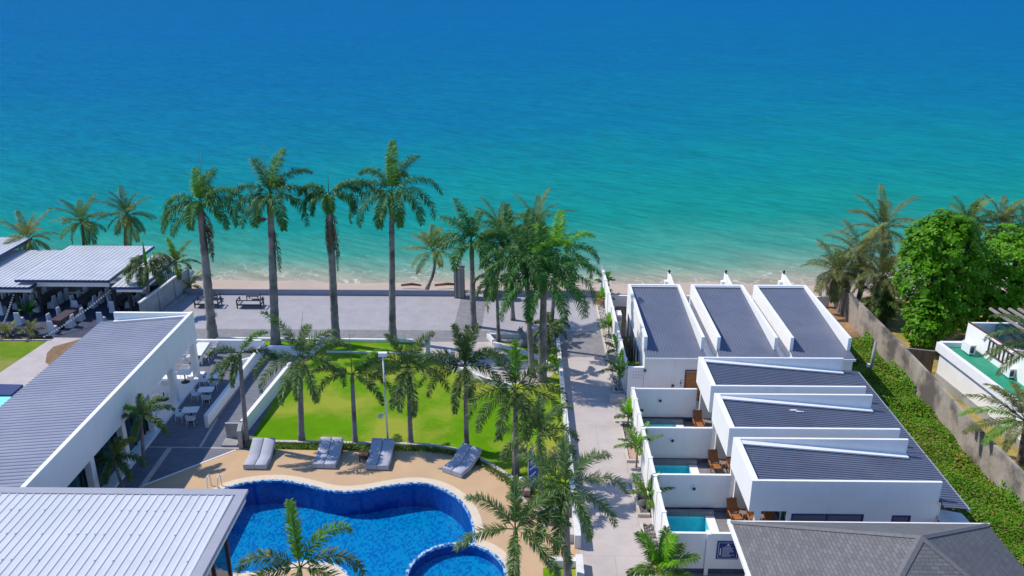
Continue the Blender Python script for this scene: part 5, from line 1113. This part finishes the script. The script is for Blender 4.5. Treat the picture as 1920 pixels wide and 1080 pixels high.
for x,y,lab in [(15,628,'young palm at the left end of the side lawn edge'),(58,630,'young palm with yellow leaves on the side lawn edge')]:
    B_=at(x,y); palm('young_palm',lab,B_,B_+Vector((0,0,.35)),rf(80+x,9,1.2,70,10,(40,70),fresh=2),'olive','coco',nl=26,ll=.34,lw=.05,trad=.07,shaft=0,group='young palms on the side lawn edge',fresh='cocoy')
B_=at(58,595); palm('young_palm','dark shaded young palm inside the dining pavilion',B_,B_+Vector((0,0,.6)),rf(85,9,1.0,75,20,(40,60)),'royal','coco',nl=24,ll=.32,lw=.06,trad=.06,shaft=0)

# ------------------------------------------------------------------ broad leaved trees
def broad_tree(label, base, lobes, nleaf, leafm, size, seed, group=None, trad=.35, name='broadleaf_tree', cat='tree'):
    r_=random.Random(seed); t=thing(name,label,cat,base,group); base=Vector(base)
    b=MB(); top=Vector(lobes[0][0]); b.tube([base-Vector((0,0,.2)),base.lerp(top,.3)+Vector((.1,0,0)),base.lerp(top,.7),top],[trad*1.3,trad,trad*.7,trad*.25],9)
    for c,r3 in lobes[1:]: c=Vector(c); s=base.lerp(top,.35); b.tube([s,s.lerp(c,.5)+Vector((0,0,.2)),c],[trad*.45,trad*.3,trad*.12],6)
    b.build('trunk',M['barkdark'],t)
    b=MB(); tot=sum(r3[0]*r3[1]+r3[1]*r3[2] for c,r3 in lobes)
    for c,r3 in lobes:
        c=Vector(c); n=int(nleaf*(r3[0]*r3[1]+r3[1]*r3[2])/tot/9)
        for _ in range(n):
            d=Vector((r_.gauss(0,1),r_.gauss(0,1),r_.gauss(.15,1))).normalized()
            wob=1+.15*math.sin(d.x*7+seed)*math.sin(d.y*6+1)+.09*math.sin(d.z*9+d.x*3+seed*2)
            k=min(r_.uniform(.72,1.03)*wob,1.08); p=c+Vector((d.x*r3[0],d.y*r3[1],d.z*r3[2]))*k
            # a rosette of leaves at the twig end
            for j in range(9):
                e=(d*.5+Vector((r_.uniform(-1,1),r_.uniform(-1,1),r_.uniform(-.5,1)))).normalized(); s=size*r_.uniform(.75,1.25)
                nrm=(d+Vector((0,0,.6))+Vector((r_.uniform(-.6,.6),r_.uniform(-.6,.6),r_.uniform(-.3,.5)))).normalized()
                tt=(e-nrm*e.dot(nrm)); tt=tt.normalized() if tt.length>.05 else nrm.orthogonal().normalized(); u=nrm.cross(tt)
                q=len(b.v); b.v+=[tuple(p+tt*s*.08),tuple(p+tt*s*.6+u*s*.26),tuple(p+tt*s),tuple(p+tt*s*.6-u*s*.26)]; b.face([q,q+1,q+2,q+3])
    b.build('crown',M[leafm],t); return t
broad_tree('huge dense bright green broadleaf tree beside the coconut palms',(29.6,57.3,0),[((29.9,58.6,7.0),(2.6,2.4,2.5)),((28.6,58.0,5.0),(1.95,2.0,2.7)),((31.5,58.4,5.2),(1.95,2.0,2.6)),((29.4,57.0,2.6),(2.0,1.7,2.0)),((30.8,57.3,3.2),(1.9,1.7,2.2)),((28.6,58.6,7.4),(1.4,1.5,1.4)),((30.8,58.8,8.0),(1.6,1.5,1.3)),((29.6,58.6,8.3),(1.4,1.4,1.2)),((28.4,56.0,1.7),(1.4,1.2,1.5))],33000,'almond',.28,3)
broad_tree('dense green broadleaf tree cut by the right frame edge',(36,59,0),[((36,60,6.1),(2.4,2.2,2.1)),((34.8,59.0,3.6),(1.7,1.8,2.2)),((37.6,59.2,4.4),(2.0,1.8,2.4)),((36.0,57.8,2.4),(2.2,1.6,1.9)),((34.6,60,1.8),(1.6,1.6,1.6)),((33.2,60.2,3.0),(1.5,1.4,2.6))],23000,'almond',.28,4)
broad_tree('bushy green shrub behind the boundary wall beneath the palm fronds',(26.9,38.4,0),[((26.9,38.4,.9),(1.0,1.5,.8)),((27.6,37.0,.8),(1.0,1.2,.8))],1800,'vine',.2,6,trad=.07,name='shrub',cat='shrub')
broad_tree('bright lime green shrub between the grey palm trunks and the path wall',at(1040,690),[(tuple(at(1040,668,1.2)),(.5,.5,.75)),(tuple(at(1038,680,.7)),(.45,.45,.5))],700,'lime',.13,7,trad=.05,name='shrub',cat='shrub')
B_=at(1042,640); palm('young_palm','small arching palm at the corner of the upper lawn bed',B_,B_+Vector((0,0,1.1)),rf(91,8,1.2,75,15,(60,90)),'coco','coco',nl=28,ll=.34,lw=.05,trad=.06,shaft=0)
# bare frangipani
def bare_tree(label, base, seed, s=1.0):
    r_=random.Random(seed); t=thing('bare_frangipani',label,'tree',base,'leafless frangipani shrubs'); b=MB(); tips=[]
    def grow(p,d,l,r,k):
        q=p+d*l; b.tube([p,q],[r,r*.75],5)
        if k==0: return
        for j in range(3): a=2*math.pi*j/3+r_.uniform(-.5,.5); d2=(d*.6+Vector((math.cos(a),math.sin(a),r_.uniform(.1,.5)))*.75).normalized(); grow(q,d2,l*.72,r*.72,k-1)
    grow(Vector(base),Vector((.05,0,1)),.55*s,.06*s,4); b.build('branches',M['bark'],t); return t
p=at(990,872); bare_tree('leafless frangipani shrub left of the low spiky palm',(p.x,p.y,0),1,.95)
p=at(1046,880); bare_tree('leafless frangipani shrub right of the low spiky palm by the path wall',(p.x,p.y,0),2,.95)
p=at(1026,690); bare_tree('leafless climbing shrub beside the stout palm trunk',(p.x,p.y,0),3,1.3)

# ------------------------------------------------------------------ planting beds along the path
def bed(y0,y1,m,lab,kind,h=.14):
    b=MB(); b.box(5.72,5.86,y0,y1,0,h+.06); b.box(5.862,6.34,y0-.0,y0+.14,0,h+.06); o=b.build('bed_kerb',M['kerb']); tag(o,'pale kerb of the path bed %s'%lab,'kerb','kerbs of the path beds'); sheet('bed_fill',rect(5.86,6.42,y0+.14,y1),h*.6,m)
    if kind:
        bb=MB(); r_=random.Random(int(y0*7))
        for _ in range(int((y1-y0)*36)):
            c=(r_.uniform(5.92,6.34),r_.uniform(y0+.2,y1-.05),h*.6+.02); s=r_.uniform(.03,.10); q=[Vector((r_.uniform(-1,1),r_.uniform(-1,1),r_.uniform(-.5,1))).normalized()*s for _ in range(3)]
            bb.ball(c,s,6)
        tag(bb.build('pebbles',[kind]),'pebbles filling the path bed %s'%lab,'pebbles',kind='stuff')
M['peb1']=mat('light_pebble',(.42,.40,.38),.9,.5,7); M['peb2']=mat('dark_pebble',(.16,.15,.15),.9,.5,7); M['redgravel']=mat('red_gravel',(.42,.27,.22),.95,.25,8,bump=.6,bscale=30,fine=.3)
bed(49.0,64,M['pebble'],'running up to the beach',M['peb1'])
for y0,lab in ((60.8,'farthest'),(59.6,'second'),(58.2,'third')): 
    b=MB(); b.box(5.9,6.38,y0,y0+.55,.09,.16); tag(b.build('stepping_slab',M['redgravel']),'red brown slab across the upper path bed, %s from the villas'%lab,'slab','red slabs in the path bed')
bed(42.8,45.2,M['pebble'],'beside the concrete step',M['peb2'])
bed(41.0,42.7,M['redgravel'],'of red gravel below the concrete step',None,.1)
bed(37.9,39.9,M['pebble'],'around the bright yellow green palm',M['peb1'])
bed(36.0,37.8,M['rock'],'with dark rocks',M['peb2'],.12)
bed(32.6,35.3,M['pebble'],'of dark stones near the nearest courtyard',M['peb2'])
bed(29.0,32.4,M['redgravel'],'of red gravel near the bottom edge',None,.1)
b=MB(); b.box(5.5,6.4,45.4,45.9,.0,.12); tag(b.build('door_step',M['kerb']),'low pale stone step on the near side of the passage to the wooden door','step')
b=MB(); b.box(5.4,6.4,47.9,48.6,0,.3); tag(b.build('stone_block',M['kerb']),'pale stone block below the big green young palm by the pierced wall','block')
for y,s,lab in ((36.9,.42,'large dark rock in the rocky path bed'),(37.5,.3,'smaller dark rock in the rocky path bed')):
    r_=random.Random(int(y*10)); b=MB(); c=Vector((6.1,y,.12)); b.lathe((c.x,c.y),[(s*.7,.05),(s*.85,.15),(s*.6,.3),(s*.2,.4)],7); tag(b.build('rock',M['rock']),lab,'rock','dark rocks in the path bed')
b=MB(); b.tube([(6.34,36.3,0),(6.34,36.3,2.3)],.04,6); tag(b.build('drain_pipe',M['dark']),'thin black drain pipe on the outer courtyard wall','pipe')

# ------------------------------------------------------------------ light pole, feather banners
p=at(728,838); t=thing('light_pole','slender white light pole at the lawn kerb with a floodlight','light pole',p)
b=MB(); b.tube([(0,0,0),(0,0,5.75)],[.06,.045],8); lpart(b,'pole',M['metalwhite'],t)
b=MB(); b.box(-.24,.24,-.12,.12,5.76,5.98); lpart(b,'lamp_head',M['white2'],t)
b=MB(); b.tube([(-.08,0,2.15),(-.25,-.1,2.1)],.03,5); b.lathe((-.32,-.12),[(.03,1.98),(.14,2.0),(.13,2.14),(.05,2.2)],9); lpart(b,'floodlight',M['cloth'],t)
def feather(loc, rz, label, h=2.6):
    t=thing('feather_banner',label,'banner',loc,'blue feather banners',rz)
    b=MB(); b.tube([(0,0,0),(0,0,h*.8),(.12,0,h*.97),(.3,0,h)],[.02,.02,.014,.01],6); lpart(b,'pole',M['metalwhite'],t)
    b=MB(); n=10; k=len(b.v)
    for s in (-.006,.006):
        for i in range(n+1):
            u=i/n; z=.35+(h-.4)*u; w_=.52*min(1,.75+.5*u)*(1-max(0,(u-.45)/.55)**2*.95); b.v+=[(.025,s,z),(.025+w_,s+.03*math.sin(u*5),z)]
    for q in range(2):
        o=k+q*2*(n+1)
        for i in range(n): f=[o+2*i,o+2*i+1,o+2*i+3,o+2*i+2]; b.face(f if q==0 else f[::-1])
    lpart(b,'flag',M['banner'],t)
    b=MB()
    for i in range(4): z=.62+i*.42; b.hexa([(.08,-.045,z),(.11,-.045,z-.03),(.11,-.025,z-.03),(.08,-.025,z),(.38,-.045,z+.36),(.43,-.045,z+.33),(.43,-.025,z+.33),(.38,-.025,z+.36)])
    lpart(b,'lettering',M['paint'],t)
    b=MB(); b.box(-.2,.2,-.2,.2,0,.05); lpart(b,'base',M['dark'],t)
p=at(990,925); feather((p.x,p.y,.01),R(-8),'blue feather banner with white diagonal lettering beside the pool deck',2.7)
p=at(1063,862); feather((p.x-.15,p.y,.01),R(60),'blue feather banner standing against the path wall behind palm fronds',1.7)
c=at(973,918); b=MB(); b.box(c.x-.2,c.x+.6,c.y-.6,c.y+.5,.01,.35); tag(b.build('brick_block',M['redgravel']),'reddish brick block beside the feather banner','block')
t=thing('spotlight','small white garden spotlight on the brick block','lamp',(c.x+.1,c.y+.2,.35)); b=MB(); b.tube([(0,0,0),(0,0,.15)],.03,5); lpart(b,'stem',M['dark'],t); b=MB(); b.tube([(-.08,0,.2),(.14,-.05,.25)],.09,8); lpart(b,'head',M['white'],t)
